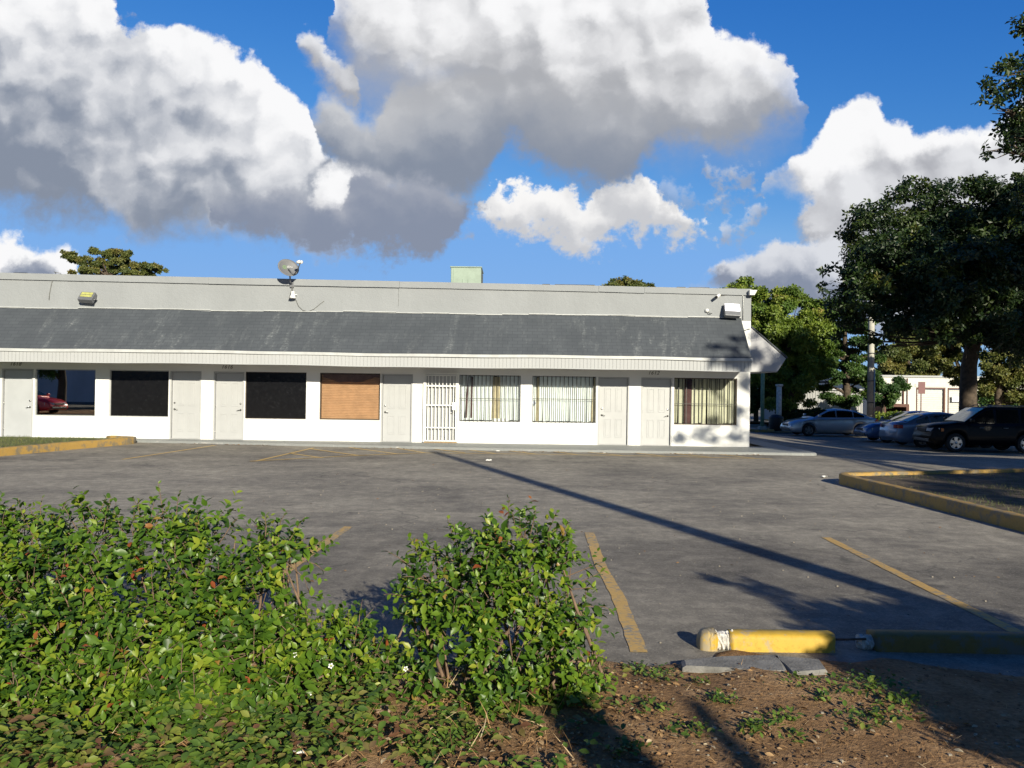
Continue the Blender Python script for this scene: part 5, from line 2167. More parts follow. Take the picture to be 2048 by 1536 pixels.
SP = [sprig(1030, 1050, 4.75, -.2, 1, .12), sprig(1065, 1050, 4.75, .2, 1, .12), sprig(1125, 1070, 4.75, .5, .9, .12), sprig(1165, 1140, 4.75, .9, .4, .12), sprig(1185, 1210, 4.75, .9, .1, .13),
      sprig(820, 1130, 4.75, -.8, .6, .14), sprig(800, 1190, 4.7, -1, .2, .11), sprig(1170, 1300, 4.65, .9, -.3, .12), sprig(840, 1115, 4.75, -.4, .9, .12), sprig(915, 1085, 4.75, -.3, 1, .12), sprig(1100, 1055, 4.75, .4, 1, .11)]
shrub('round_shrub', 'upright round glossy green shrub in the middle foreground', [b[:3] + tuple(q * .84 for q in b[3:]) for b in BR], 1150, .072, (0.1, 4.7, 0), sprigs=SP, red=.013)


# low weeds between and in front of the shrubs
def weeds():
    n = 8200
    P_, D_, U_, S_, T_ = [], [], [], [], []
    while len(P_) < n:
        px_, py_ = rng.uniform(-80, 1260), rng.uniform(1195, 1600)
        # region of ground cover, thinning out to the right
        lim = 1190 + (0 if px_ < 800 else 0)
        dens = 1.0
        if px_ > 760: dens = .30 if py_ > 1430 else .6
        if px_ > 900 and py_ > 1490: dens = .06
        if px_ > 1180: dens = .22 if py_ < 1470 else .04
        if py_ > 1500: dens *= .8
        if 560 < px_ < 820: dens *= .9
        if rng.random() > dens: continue
        g = at_z(px_, py_, .02)
        if g.y > 5.2: continue
        if math.sin(g.x * 5.1 + 1.3) * math.sin(g.y * 6.7 + g.x) > .55 and rng.random() < .75: continue
        h = rng.uniform(.02, .15) * (1.25 if px_ < 800 else .5)
        c = np.array([g.x, g.y, soil_z(g.x, g.y) + h])
        k = rng.integers(3, 6)
        t0 = rng.uniform(0, .86)
        if rng.random() < .13: t0 = rng.uniform(.82, 1)
        for i in range(k):
            a = rng.uniform(0, 6.28)
            v = np.array([math.cos(a), math.sin(a), rng.uniform(-.25, .55)])
            P_.append(c + np.array([0, 0, rng.uniform(-.03, .03)]))
            D_.append(v)
            U_.append(np.array([rng.normal(scale=.3), rng.normal(scale=.3) - .25, 1]))
            S_.append(rng.uniform(.026, .066))
            T_.append(min(1, max(0, t0 + rng.normal(scale=.08))))
    tag(scatter('ground_cover', LEAF_NEAR, P_, D_, U_, S_, T_, M['leaf_weed']), 'low leafy weeds spreading below and between the two shrubs', 'weeds', None, 'stuff')
    # patches on the bare soil to the right
    P_, D_, U_, S_, T_ = [], [], [], [], []
    for (cx, cy, rx, n) in ((1445, 1408, 34, 60), (1560, 1450, 30, 60), (1590, 1370, 38, 46), (1730, 1380, 70, 170), (1800, 1410, 40, 80), (1745, 1440, 75, 150), (1505, 1465, 28, 70), (1380, 1470, 45, 60),
                            (1320, 1350, 40, 90), (1270, 1330, 30, 60), (1290, 1420, 40, 60), (1400, 1365, 20, 20), (1640, 1400, 25, 30), (1590, 1480, 30, 30), (1250, 1510, 40, 50), (930, 1480, 60, 130), (850, 1500, 60, 130)):
        for _ in range(n):
            g = at_z(cx + rng.normal() * rx * .6, cy + rng.normal() * rx * .22, .05)
            z = soil_z(g.x, g.y)
            a = rng.uniform(0, 6.28)
            P_.append((g.x, g.y, z + rng.uniform(.0, .035)))
            D_.append((math.cos(a), math.sin(a), rng.uniform(.1, .9)))
            U_.append((rng.normal(scale=.3), rng.normal(scale=.3), 1))
            S_.append(rng.uniform(.02, .05))
            T_.append(rng.uniform(0, .75))
    tag(scatter('weed_patches', LEAF_NEAR, P_, D_, U_, S_, T_, M['leaf_weed']), 'small green weed patches on the bare brown soil', 'weeds', None, 'stuff')
    # dry twigs and grass stems
    P_, D_, U_, S_, T_ = [], [], [], [], []
    for _ in range(2300):
        px_, py_ = rng.uniform(-60, 2060), rng.uniform(1220, 1560)
        if 560 < px_ < 860 or rng.random() < .6:
            g = at_z(px_, py_, .02)
            if g.y > 5.2: continue
            a = rng.uniform(0, 6.28)
            P_.append((g.x, g.y, soil_z(g.x, g.y)))
            D_.append((math.cos(a) * .8, math.sin(a) * .8, rng.uniform(.15, 1.3)))
            U_.append((rng.normal(), rng.normal(), .4))
            S_.append(rng.uniform(.06, .20) if px_ < 1150 else rng.uniform(.02, .07))
            T_.append(rng.uniform(.1, 1))
    tag(scatter('dry_stems', (BLADE[0] * np.array([1, .6, 1], np.float32), BLADE[1]), P_, D_, U_, S_, T_, M['leaf_dead']), 'brown dry stems among the weeds', 'dry stems', None, 'stuff')
    # leaf litter
    P_, D_, U_, S_, T_ = [], [], [], [], []
    for _ in range(6000):
        px_, py_ = rng.uniform(500, 2100), rng.uniform(1310, 1600)
        w = 1.0 if px_ < 1350 else (.45 if px_ < 1750 else .3)
        if px_ < 800: w = .5
        if rng.random() > w: continue
        g = at_z(px_, py_, .03)
        if g.y > 5.25: continue
        a = rng.uniform(0, 6.28)
        P_.append((g.x, g.y, soil_z(g.x, g.y) + rng.uniform(.002, .012)))
        D_.append((math.cos(a), math.sin(a), rng.uniform(-.1, .25)))
        U_.append((rng.normal(scale=.35), rng.normal(scale=.35), 1))
        S_.append(rng.uniform(.010, .034) if rng.random() < .85 else rng.uniform(.03, .055))
        T_.append(rng.uniform(0, 1) ** 1.2)
    # leaves blown along the walkway edge and onto the lot
    for _ in range(420):
        x = rng.uniform(-10, 8.4)
        fy = interp([(a, b) for a, b in WK], x)
        y = fy - abs(rng.normal(scale=.16)) - .02
        if math.sin(x * 1.3) + .5 * math.sin(x * 3.1) < -.2: continue
        a = rng.uniform(0, 6.28)
        P_.append((x, y, .008)); D_.append((math.cos(a), math.sin(a), .1)); U_.append((rng.normal(scale=.3), rng.normal(scale=.3), 1)); S_.append(rng.uniform(.03, .075)); T_.append(rng.uniform(0, .8))
    for _ in range(170):
        x, y = rng.uniform(-6, 7), rng.uniform(5.6, 22)
        a = rng.uniform(0, 6.28)
        P_.append((x, y, .006)); D_.append((math.cos(a), math.sin(a), .12)); U_.append((rng.normal(scale=.3), rng.normal(scale=.3), 1)); S_.append(rng.uniform(.02, .05)); T_.append(rng.uniform(0, .9))
    tag(scatter('leaf_litter', LEAF_NEAR, P_, D_, U_, S_, T_, M['leaf_dead']), 'fallen brown leaves strewn over soil and asphalt edges', 'dead leaves', None, 'stuff')
    # pebbles
    m = MB()
    for _ in range(80):
        px_, py_ = rng.uniform(1250, 2060), rng.uniform(1330, 1560)
        g = at_z(px_, py_, .03)
        if g.y > 5.2: continue
        s = rng.uniform(.003, .009)
        z = soil_z(g.x, g.y)
        m.bbox(g.x - s, g.x + s * 1.3, g.y - s, g.y + s, z - s * .3, z + s, s * .45)
    for _ in range(260):
        x, y = rng.uniform(-4, 5), rng.uniform(5.4, 16)
        s = rng.uniform(.003, .009)
        m.bbox(x - s, x + s, y - s, y + s, -.001, s * 1.2, s * .4)
    tag(m.build('pebbles', M['stone']), 'small pale pebbles and grit on the soil and asphalt', 'pebbles', None, 'stuff')


weeds()


def flowers():
    src = None
    spots = [(97, 1386), (143, 1447), (95, 1500), (430, 1502), (457, 1500), (535, 1501), (620, 1393), (662, 1332), (693, 1447), (812, 1338), (88, 1528), (540, 1366), (590, 1310)]
    for i, (a, b) in enumerate(spots):
        p = at_y(a, b, 4.05 if b > 1440 else 4.25)
        z = max(p.z, .10)
        lab = 'small white wildflower with a yellow centre among the low weeds'
        if src is None:
            src = empty('wildflower', (p.x, p.y, z), lab, 'flower', 'white wildflowers in the weeds')
            m = MB()
            for k in range(5):
                an = 2 * math.pi * k / 5
                d = Vector((math.cos(an), math.sin(an), 0))
                s = Vector((-d.y, d.x, 0))
                m.add([d * .004, d * .010 + s * .006 + Vector((0, 0, .003)), d * .016 + Vector((0, 0, .002)), d * .010 - s * .006 + Vector((0, 0, .003))], [(0, 1, 2, 3)])
            m.v = [tuple(Matrix.Rotation(R(55), 3, 'X') @ Vector(v)) for v in m.v]
            m.build('petals', M['petal'], src, world=False)
            m = MB()
            m.lathe([(-.002, .0), (0, .006), (.004, .004), (.005, 0)], (0, -.003, .002), 'Z', 8)
            m.build('flower_centre', M['lens_yellow'], src, world=False)
            m = MB()
            m.tube([(0, .002, 0), (.004, .01, -.06), (0, .012, -.13)], .0016, 4)
            m.build('stalk', M['leaf_weed'], src, world=False)
        else:
            c = copy_tree(src)
            c.location = (p.x, p.y, z)
            c.rotation_euler = (0, 0, random.uniform(-.6, .6))


flowers()
# brown stone lying in the weeds
p = at_z(765, 1427, .05)
m = MB()
vs_, fs_ = [], []
for i in range(9):
    for k in range(14):
        th, ph = math.pi * i / 8, 2 * math.pi * k / 14
        vs_.append(Vector((p.x, p.y, .05)) + Vector((.055 * math.cos(ph) * math.sin(th), .05 * math.sin(ph) * math.sin(th), .048 * math.cos(th))) * random.uniform(.9, 1.1))
for i in range(8):
    for k in range(14):
        fs_.append((i * 14 + k, i * 14 + (k + 1) % 14, (i + 1) * 14 + (k + 1) % 14, (i + 1) * 14 + k))
m.add(vs_, fs_, True)
tag(m.build('field_stone', simple('brown_stone', (.30, .21, .15), .9, var=.25, bmp=.5), loc=(p.x, p.y, 0)), 'round brown stone lying among the weeds left of the round shrub', 'stone')

# scraps of litter on the lot
for i, (a, b, s, lab) in enumerate(((996, 902, .10, 'white paper scrap by the walkway in front of the barred window'), (1208, 906, .07, 'white litter scrap by the walkway below the white door'), (977, 921, .14, 'flattened white litter scrap lying on the lot near the pole shadow'),
                                    (454, 882, .09, 'white litter scrap on the walkway edge below the door marked 1616'), (1648, 954, .12, 'white litter scrap beside the corner of the planter kerb'), (393, 887, .07, 'small white litter scrap near the left doors'), (600, 1528, .05, 'torn white paper scrap in the weeds at the bottom'))):
    p = at_z(a, b, .01)
    m = MB()
    n = 5
    vs_ = [(p.x + s * (i_ / n - .5) + random.uniform(-.01, .01), p.y + s * .8 * (j_ / n - .5), max(.008, random.uniform(.0, s * .35)) + (soil_z(p.x, p.y) if p.y < 5 else 0)) for i_ in range(n + 1) for j_ in range(n + 1)]
    fs_ = [(i_ * (n + 1) + j_, (i_ + 1) * (n + 1) + j_, (i_ + 1) * (n + 1) + j_ + 1, i_ * (n + 1) + j_ + 1) for i_ in range(n) for j_ in range(n)]
    m.add(vs_, fs_)
    tag(m.build('paper_scrap', M['paper'], loc=(p.x, p.y, 0)), lab, 'litter', 'paper scraps')


# grass on the islands
def grass(name, n, inside, x0, x1, y0, y1, z, label, h=(.05, .12), mat='grass'):
    P_, D_, U_, S_, T_ = [], [], [], [], []
    k = 0
    while len(P_) < n and k < n * 20:
        k += 1
        x, y = rng.uniform(x0, x1), rng.uniform(y0, y1)
        if not inside(x, y): continue
        a = rng.uniform(0, 6.28)
        P_.append((x, y, gz(x, y) + z)); D_.append((math.cos(a) * .6, math.sin(a) * .6, rng.uniform(.6, 1.4)))
        U_.append((rng.normal(), rng.normal(), .3)); S_.append(rng.uniform(*h)); T_.append(rng.uniform(0, 1))
    tag(scatter(name, BLADE, P_, D_, U_, S_, T_, M[mat]), label, 'grass', None, 'stuff')


def in_left(x, y):
    if y > 24.28: return False
    e = interp([(a[1], a[0]) for a in LI[:5]], y)
    return x < e - .05


grass('island_grass', 9000, in_left, -17, -11.3, 15.5, 24.3, .115, 'short green grass on the left kerbed island')


def in_right(x, y):
    e = interp([(a[1], a[0]) for a in RI[:4]], y)
    top = interp([(7.0, 16.2), (8.6, 16.7), (11.3, 17.5), (15, 18.5)], x)
    return x > e + .15 and y < top - .15 and (math.sin(x * 1.9) * math.sin(y * 1.1 + x) + .35 > rng.uniform(-.5, 1.2))


grass('planter_grass', 9000, in_right, 6.7, 14, 8, 18, .13, 'patchy grass in the shaded right planter island', (.03, .09))


# ------------------------------------------------------------------ trees
def tree(name, label, base, trunk, clumps, n, leaf, mat, limb=.5, bark='bark', group=None, sub=9, spread=.30, tmpl=LEAF_CLUMP, up=.35, cat='tree', flat=1.0, shell=(.55, 1.02)):
    """trunk: [(x,y,z,r)...] absolute; clumps: (x,y,z,rx,ry,rz) absolute"""
    o = empty(name, base, label, cat, group)
    C = np.array(clumps, float)
    vol = (C[:, 3] * C[:, 4] * C[:, 5]) ** (2 / 3)
    ns = np.maximum(5, (sub * vol / vol.mean())).astype(int)
    SC, SR, ST, SN = [], [], [], []
    for c, k in zip(C, ns):
        d = sph(k)
        d[:, 2] = d[:, 2] * .9 + .12
        r = rng.uniform(shell[0], shell[1], k) ** .5
        SC.append(c[:3] + d * c[3:6] * r[:, None])
        SR.append(np.full(k, spread * vol[0] ** .5 if False else spread * (c[3] * c[4] * c[5]) ** (1 / 3)))
        ST.append(rng.uniform(0, .75, k))
        SN.append(d)
    SC, SR, ST, SN = np.concatenate(SC), np.concatenate(SR), np.concatenate(ST), np.concatenate(SN)
    pr = SR ** 2
    ids = rng.choice(len(SC), n, p=pr / pr.sum())
    d = sph(n)
    r = rng.random(n) ** .45
    off = d * r[:, None] * SR[ids][:, None] * np.array([1.15, 1.15, .75 * flat])
    pos = SC[ids] + off
    tint = np.clip(ST[ids] + rng.normal(scale=.12, size=n) + .10 * d[:, 2], 0, 1)
    dirs = unit(d + rng.normal(scale=.6, size=(n, 3)) + np.array([0, 0, -.15]))
    ups = unit(SN[ids] * .5 + d * .5 + rng.normal(scale=.45, size=(n, 3)) + np.array([0, 0, up]))
    scatter('crown', tmpl, pos, dirs, ups, leaf * rng.uniform(.65, 1.3, n), tint, M[mat], o, smooth=False)
    t = MB()
    pts = [Vector(p[:3]) for p in trunk]
    t.tube(pts, [p[3] for p in trunk], 12, cap=False)
    for i, c in enumerate(C):
        # limb from the upper trunk to the clump
        s = min(range(1 if limb > .4 else 3, len(trunk)), key=lambda j: abs(trunk[j][2] - (c[2] - c[5] * 1.2)) + .05 * j)
        a = pts[s]
        e = Vector(c[:3]) + Vector((0, 0, -c[5] * .1))
        mid = a.lerp(e, .5) + Vector((rng.normal(scale=.15), rng.normal(scale=.15), -.12 * (e - a).length * .5 + .2))
        r0 = trunk[s][3] * limb
        t.tube([a, a.lerp(mid, .5) + Vector((0, 0, .05)), mid, mid.lerp(e, .5), e], [r0, r0 * .8, r0 * .55, r0 * .35, r0 * .12], 7, cap=False)
        for _ in range(3):
            e2 = Vector(c[:3]) + Vector(sph(1)[0] * c[3:6] * .85)
            m0 = mid.lerp(e, .4)
            t.tube([m0, m0.lerp(e2, .5) + Vector((0, 0, .1)), e2], [r0 * .35, r0 * .22, r0 * .07], 5, cap=False)
    t.build('trunk', M[bark], o)
    return o


def tclump(px_, py_, rpx, dep, dy=0.0, rz=None, ry=None):
    p = at_y(px_, py_, dep + dy)
    s = (dep + dy) / F
    return (p.x, p.y, p.z, rpx * s, (ry or rpx) * s, (rz or rpx) * s)


def trunk_px(pts, dep, basez=None):
    """pts: (px, py, radius m)"""
    o = []
    for a, b, r in pts:
        p = at_y(a, b, dep)
        o.append((p.x, p.y, p.z, r))
    if basez is not None:
        o[0] = (o[0][0], o[0][1], basez, o[0][3])
    return o


def tree_px(name, label, dep, trunk, clumps, n, leaf, mat, **k):
    p = at_y(trunk[0][0], trunk[0][1], dep)
    b = gz(p.x, dep)
    return tree(name, label, (p.x, dep, b), trunk_px(trunk, dep, b - .05), [tclump(*c[:3], dep, *(c[3:])) for c in clumps], n, leaf, mat, **k)


# big dark shade tree over the parked cars
D0 = 34.5
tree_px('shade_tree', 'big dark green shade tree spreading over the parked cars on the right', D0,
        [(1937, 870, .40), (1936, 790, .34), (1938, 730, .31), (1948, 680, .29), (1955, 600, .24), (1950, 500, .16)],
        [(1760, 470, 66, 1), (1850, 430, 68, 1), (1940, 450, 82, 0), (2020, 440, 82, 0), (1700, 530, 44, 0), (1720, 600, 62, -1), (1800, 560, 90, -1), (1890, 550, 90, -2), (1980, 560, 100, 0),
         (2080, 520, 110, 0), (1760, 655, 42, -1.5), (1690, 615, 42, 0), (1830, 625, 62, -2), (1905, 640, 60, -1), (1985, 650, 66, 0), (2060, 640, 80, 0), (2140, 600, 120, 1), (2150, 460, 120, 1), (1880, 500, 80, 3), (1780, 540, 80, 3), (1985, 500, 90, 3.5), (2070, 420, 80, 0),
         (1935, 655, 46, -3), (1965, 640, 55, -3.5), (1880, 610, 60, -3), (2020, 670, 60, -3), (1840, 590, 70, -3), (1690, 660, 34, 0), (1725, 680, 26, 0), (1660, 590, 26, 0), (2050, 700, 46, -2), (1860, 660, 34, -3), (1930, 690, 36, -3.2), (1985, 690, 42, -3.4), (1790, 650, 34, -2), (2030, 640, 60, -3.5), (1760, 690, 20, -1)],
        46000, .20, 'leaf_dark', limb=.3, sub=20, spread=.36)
# near tree whose branch tips hang into the picture at the upper right
D1 = 19.0
tb_ = at_y(2230, 700, D1)
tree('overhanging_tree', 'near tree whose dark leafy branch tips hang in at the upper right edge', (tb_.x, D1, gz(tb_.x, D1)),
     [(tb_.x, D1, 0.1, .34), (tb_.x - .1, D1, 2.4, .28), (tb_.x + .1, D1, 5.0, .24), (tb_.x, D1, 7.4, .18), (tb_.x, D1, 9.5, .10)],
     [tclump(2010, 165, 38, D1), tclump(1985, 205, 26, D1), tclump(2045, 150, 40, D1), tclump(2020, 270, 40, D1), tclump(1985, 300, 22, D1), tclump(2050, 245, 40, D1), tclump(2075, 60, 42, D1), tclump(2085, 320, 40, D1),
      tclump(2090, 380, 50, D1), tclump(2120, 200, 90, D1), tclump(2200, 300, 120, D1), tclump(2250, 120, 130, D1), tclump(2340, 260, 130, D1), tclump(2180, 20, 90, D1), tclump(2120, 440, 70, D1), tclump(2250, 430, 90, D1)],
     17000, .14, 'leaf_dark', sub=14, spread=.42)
# sunlit yellow-green trees right behind the building corner
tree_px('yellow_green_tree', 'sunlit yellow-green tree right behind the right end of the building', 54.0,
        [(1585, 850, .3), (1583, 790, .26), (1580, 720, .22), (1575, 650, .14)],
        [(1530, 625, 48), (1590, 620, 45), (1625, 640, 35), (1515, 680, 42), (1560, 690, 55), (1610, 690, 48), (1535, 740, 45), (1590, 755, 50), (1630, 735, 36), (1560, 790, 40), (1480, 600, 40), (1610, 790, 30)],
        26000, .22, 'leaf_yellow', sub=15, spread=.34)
tree_px('tall_back_tree', 'tall pale green tree top showing over the right end of the parapet', 62.0,
        [(1470, 840, .3), (1470, 760, .25), (1470, 680, .2), (1470, 620, .12)],
        [(1470, 605, 26), (1500, 592, 22), (1440, 610, 30), (1400, 606, 26), (1520, 608, 26), (1420, 640, 40), (1480, 650, 50)],
        9000, .23, 'leaf_yellow', sub=10, spread=.36)
tree_px('tiered_tree', 'dark green tiered tree left of the concrete utility pole', 57.0,
        [(1692, 850, .32), (1694, 790, .26), (1690, 720, .2), (1690, 640, .12)],
        [(1680, 625, 44, 0, 22), (1720, 650, 40, 0, 18), (1655, 665, 36, 0, 20), (1700, 690, 50, 0, 20), (1650, 715, 40, 0, 18), (1728, 715, 34, 0, 15), (1690, 745, 52, 0, 18), (1650, 765, 34, 0, 16), (1725, 760, 36, 0, 16), (1700, 795, 46, 0, 18), (1740, 690, 24, 0, 10)],
        19000, .20, 'leaf_mid', sub=12, spread=.36, flat=.6)
tree_px('olive_tree', 'olive green tree behind the white warehouse right of the utility pole', 92.0,
        [(1815, 850, .3), (1815, 790, .25), (1818, 740, .2), (1815, 690, .12)],
        [(1780, 700, 40), (1820, 690, 40), (1860, 705, 40), (1770, 745, 35), (1800, 735, 40), (1840, 735, 36), (1885, 700, 34), (1890, 740, 30)],
        13000, .34, 'leaf_olive', sub=11, spread=.34)
tree_px('drooping_tree', 'brown-tinged tree with drooping foliage left of the shade tree trunk', 46.0,
        [(1925, 850, .12), (1924, 800, .10), (1918, 740, .09), (1900, 680, .06)],
        [(1895, 665, 30), (1915, 690, 28), (1870, 690, 24), (1905, 725, 24), (1880, 730, 18), (1908, 760, 16)],
        5200, .18, 'leaf_olive', sub=9, spread=.36)
tree_px('roadside_tree', 'green tree with brown tips right of the shade tree trunk', 44.0,
        [(1996, 850, .22), (1996, 800, .19), (1998, 750, .16), (2000, 700, .1)],
        [(1985, 690, 34), (2025, 680, 36), (1975, 730, 28), (2010, 735, 40), (2045, 730, 36), (2000, 775, 34), (2040, 780, 36), (2080, 720, 50), (2020, 810, 30), (2075, 790, 40)],
        12000, .18, 'leaf_olive', sub=11, spread=.36)
tree_px('small_street_tree', 'small dark tree standing before the warehouse, right of the pole', 63.0,
        [(1766, 850, .14), (1766, 815, .12), (1766, 780, .08)],
        [(1770, 770, 30, 0, 18), (1755, 785, 24, 0, 14), (1785, 780, 26, 0, 14), (1768, 800, 28, 0, 14)],
        3400, .2, 'leaf_mid', sub=8, spread=.4)
tree_px('low_left_tree', 'shaded low tree seen under the side canopy behind the green pole', 60.0,
        [(1512, 852, .2), (1512, 815, .17), (1514, 780, .12)],
        [(1505, 775, 34), (1545, 770, 30), (1530, 800, 26), (1560, 800, 24), (1490, 800, 30), (1572, 775, 26)],
        6500, .21, 'leaf_mid', sub=9, spread=.38)
# tree tops over the roof
tree_px('roof_line_tree', 'wide tree top with flat layered twigs over the roof at the far left', 48.0,
        [(225, 840, .35), (225, 740, .3), (222, 640, .22), (220, 560, .14)],
        [(150, 515, 26, 0, 9), (185, 525, 26, 0, 9), (205, 505, 24, 0, 9), (240, 512, 26, 0, 10), (245, 530, 28, 0, 10), (200, 540, 34, 0, 9), (290, 535, 26, 0, 9), (318, 538, 18, 0, 7), (270, 548, 30, 0, 9), (160, 545, 20, 0, 7), (128, 506, 10, 0, 4)],
        6500, .15, 'leaf_olive', sub=12, spread=.34, flat=.7)
tree_px('small_tree_top', 'small rounded tree top peeking over the middle right of the parapet', 62.0,
        [(1250, 840, .3), (1250, 740, .25), (1250, 640, .2), (1250, 590, .12)],
        [(1235, 568, 14, 0, 9), (1255, 564, 14, 0, 10), (1280, 572, 16, 0, 8), (1215, 574, 14, 0, 6), (1298, 573, 12, 0, 6), (1250, 580, 40, 0, 12)],
        3200, .20, 'leaf_olive', sub=8, spread=.42)

# trees outside the frame that shade the right half of the lot
def round_tree(name, label, x, y, r, zc, n, leaf, mat='leaf_dark', zr=None, tr=.35, k=11):
    zr = zr or r * .75
    cl = []
    for i in range(k):
        d = sph(1)[0]
        cl.append((x + d[0] * r * .62, y + d[1] * r * .62, zc + d[2] * zr * .6, r * .42, r * .42, zr * .42))
    b = gz(x, y)
    return tree(name, label, (x, y, b), [(x, y, b - .05, tr), (x + .1, y, zc * .35, tr * .85), (x, y + .1, zc * .7, tr * .7), (x, y, zc, tr * .4)], cl, n, leaf, mat, sub=12, spread=.42, group='trees beside and behind the view')


SH = Vector((SUN_AZ.x, SUN_AZ.y, math.tan(SUN_EL)))


def caster(targets, t):
    """crown clumps standing between the sun and the given points"""
    return [(p[0] + SH.x * t, p[1] + SH.y * t, p[2] + SH.z * t, p[3], p[3], p[3] * .8) for p in targets]


def lot_tree(label, tx, ty, targets, t, n, leaf):
    cl = []
    for p in targets:
        cl += caster([p], t + random.uniform(-1, 1))
    zc = sum(c[2] for c in cl) / len(cl)
    return tree('lot_tree', label, (tx, ty, gz(tx, ty)), [(tx, ty, gz(tx, ty) - .05, .4), (tx + .1, ty, zc * .3, .34), (tx, ty + .1, zc * .6, .28), (tx, ty, zc * .95, .16)],
                cl, n, leaf, 'leaf_dark', sub=14, spread=.40, group='trees beside and behind the view')


lot_tree('large shade tree beside the lot, casting shadow on the shop corner', 16.8, 5.0,
         [(7.15, 24, 3.3, .55), (6.7, 24, 2.9, .6), (6.2, 24, 2.75, .4), (7.3, 24.5, 2.3, .35), (6.1, 25, .45, .38), (5.3, 25, .35, .22), (7.3, 25, .5, .45), (7.25, 25, 1.3, .28), (6.4, 25, .9, .2), (8.1, 25, 2.9, .75), (8.5, 25, 2.4, .6), (7.9, 25, 3.6, .4),
          (8.8, 24.5, 0, .9), (10, 25.5, 0, 1.4), (9.6, 22.0, 0, .7), (11.5, 22.5, 0, 1.2), (13, 25, 0, 1.6), (10.5, 28, 0, 1.6), (12.5, 19.8, 0, 1.0), (9.2, 16.2, 0, .8), (10.5, 14, 0, 1.1), (8.0, 13.2, 0, .7), (9.0, 10.5, 0, .9), (14.5, 21, 0, 1.2), (11.5, 15.5, 0, 1.1), (9.4, 12.6, 0, .7), (10.8, 11.2, 0, .9), (8.3, 15.0, 0, .6)], 20.5, 17000, .19)
lot_tree('second large shade tree further right of the lot', 24.5, 9.0,
         [(16.3, 31, .8, 1.1), (18, 31, .9, 1.4), (20, 31, 1.0, 1.5), (17.5, 29.5, 0, 1.3), (20.5, 29, 0, 1.6), (16, 34, .8, 1.2), (18, 34.5, 1.0, 1.3), (15.5, 37.5, .6, 1.0), (17, 38, .8, 1.2), (14.5, 30, 0, 1.3), (13.2, 32, 0, 1.2), (22.5, 31, 1.2, 1.7),
          (18.3, 33, 3.2, 1.2), (20.5, 33, 4.0, 1.6), (22.6, 33, 5.0, 1.8), (17.0, 33, 5.0, 1.4), (15.3, 33, 4.3, 1.2), (19.0, 33, 6.3, 1.5), (21.5, 33, 7.0, 1.6), (14.0, 34, 4.9, 1.0), (23.8, 33, 7.5, 1.6), (13.2, 34, 3.6, .9), (17.5, 33, 7.6, 1.2), (19.5, 33.5, 8.8, 1.2), (22, 33.5, 9.4, 1.5), (16.2, 34, 6.4, 1.0)], 23, 20000, .28)
round_tree('street_tree', 'tree across the street behind the viewer, left', -35.0, -12.0, 4.0, 5.0, 4500, .28, 'leaf_mid')
round_tree('street_tree', 'wide tree across the street behind the viewer', -24.0, -19.0, 4.2, 5.2, 4500, .28, 'leaf_mid')

# low spreading bush beside the view whose shadow falls over the right parking stop
bsh = []
for (a, b, rr_, t_) in ((1440, 1158, .10, 6.4), (1500, 1172, .14, 6.4), (1550, 1190, .16, 6.2), (1620, 1222, .18, 6.0), (1690, 1236, .22, 5.9), (1770, 1246, .25, 5.8), (1860, 1258, .28, 5.8), (1960, 1270, .32, 5.8), (2060, 1275, .35, 5.8),
                        (1740, 1275, .26, 5.4), (1850, 1290, .34, 5.2), (1980, 1300, .4, 5.0), (2100, 1310, .4, 5.0), (1770, 1330, .3, 4.6), (1880, 1360, .36, 4.4), (2010, 1370, .4, 4.2), (2150, 1370, .5, 4.2), (1940, 1430, .3, 3.6), (2060, 1450, .4, 3.4), (2200, 1440, .5, 3.4), (2090, 1530, .3, 2.8), (1830, 1400, .22, 4.0)):
    g = at_z(a, b, 0)
    bsh += caster([(g.x, g.y, 0, rr_)], t_)
tree('tall_bush', 'tall dark bush standing right of the view by the verge', (4.7, 1.3, 0.05),
     [(4.7, 1.3, 0.0, .09), (4.72, 1.3, .4, .08), (4.7, 1.35, .8, .06), (4.75, 1.3, 1.4, .04)], bsh, 12000, .085, 'leaf_dark', sub=14, spread=.5, cat='bush')

# added trunk out of view, shaped to cast the shadow by the round shrub
st = MB()
sx_, sy_ = 3.72, -4.9
pts = [(sx_, sy_, -.05), (sx_ + .04, sy_, 1.2), (sx_ - .02, sy_, 2.6), (sx_ + .02, sy_, 3.45), (sx_ + .05, sy_, 3.75), (sx_ + .06, sy_, 3.86)]
st.tube(pts, [.25, .20, .18, .19, .15, .05], 14)
o = empty('shadow_trunk', (sx_, sy_, 0), 'added bare trunk behind the view with a limb stub, placed to cast a shadow', 'tree trunk')
st.build('trunk', M['bark'], o)
st = MB()
st.tube([(sx_ + .08, sy_, 2.9), (sx_ + .42, sy_ + .12, 3.25), (sx_ + .72, sy_ + .30, 3.7)], [.10, .075, .055], 8)
st.build('limb', M['bark'], o)

# wooden utility pole outside the frame: its shadow runs across the lot
up = empty('utility_pole', (7.05, -2.35, 0), 'tall round wooden utility pole behind the view on the right', 'utility pole')
m = MB()
m.tube([(7.05, -2.35, -.1), (7.05, -2.35, 5), (7.05, -2.35, 9.9)], [.19, .17, .14], 14)
m.build('pole', M['pole_wood'], up)
m = MB()
m.box(6.95, 7.15, -2.55, -2.53, 1.6, 1.9)
m.build('plate', M['frame_alu'], up)


# ------------------------------------------------------------------ background on the right
def rbox(name, mat, px0, px1, y, z0, z1, depth, parent=None, label=None, cat=None):
    x0, x1 = (px0 - 1024) / F * y, (px1 - 1024) / F * y
    m = MB()
    m.box(x0, x1, y, y + depth, z0, z1)
    return m.build(name, M[mat], parent)


WHY = 74.0
wz0 = gz(40, WHY) - .1


def whz(px, py, y=WHY):
    return at_y(px, py, y).z


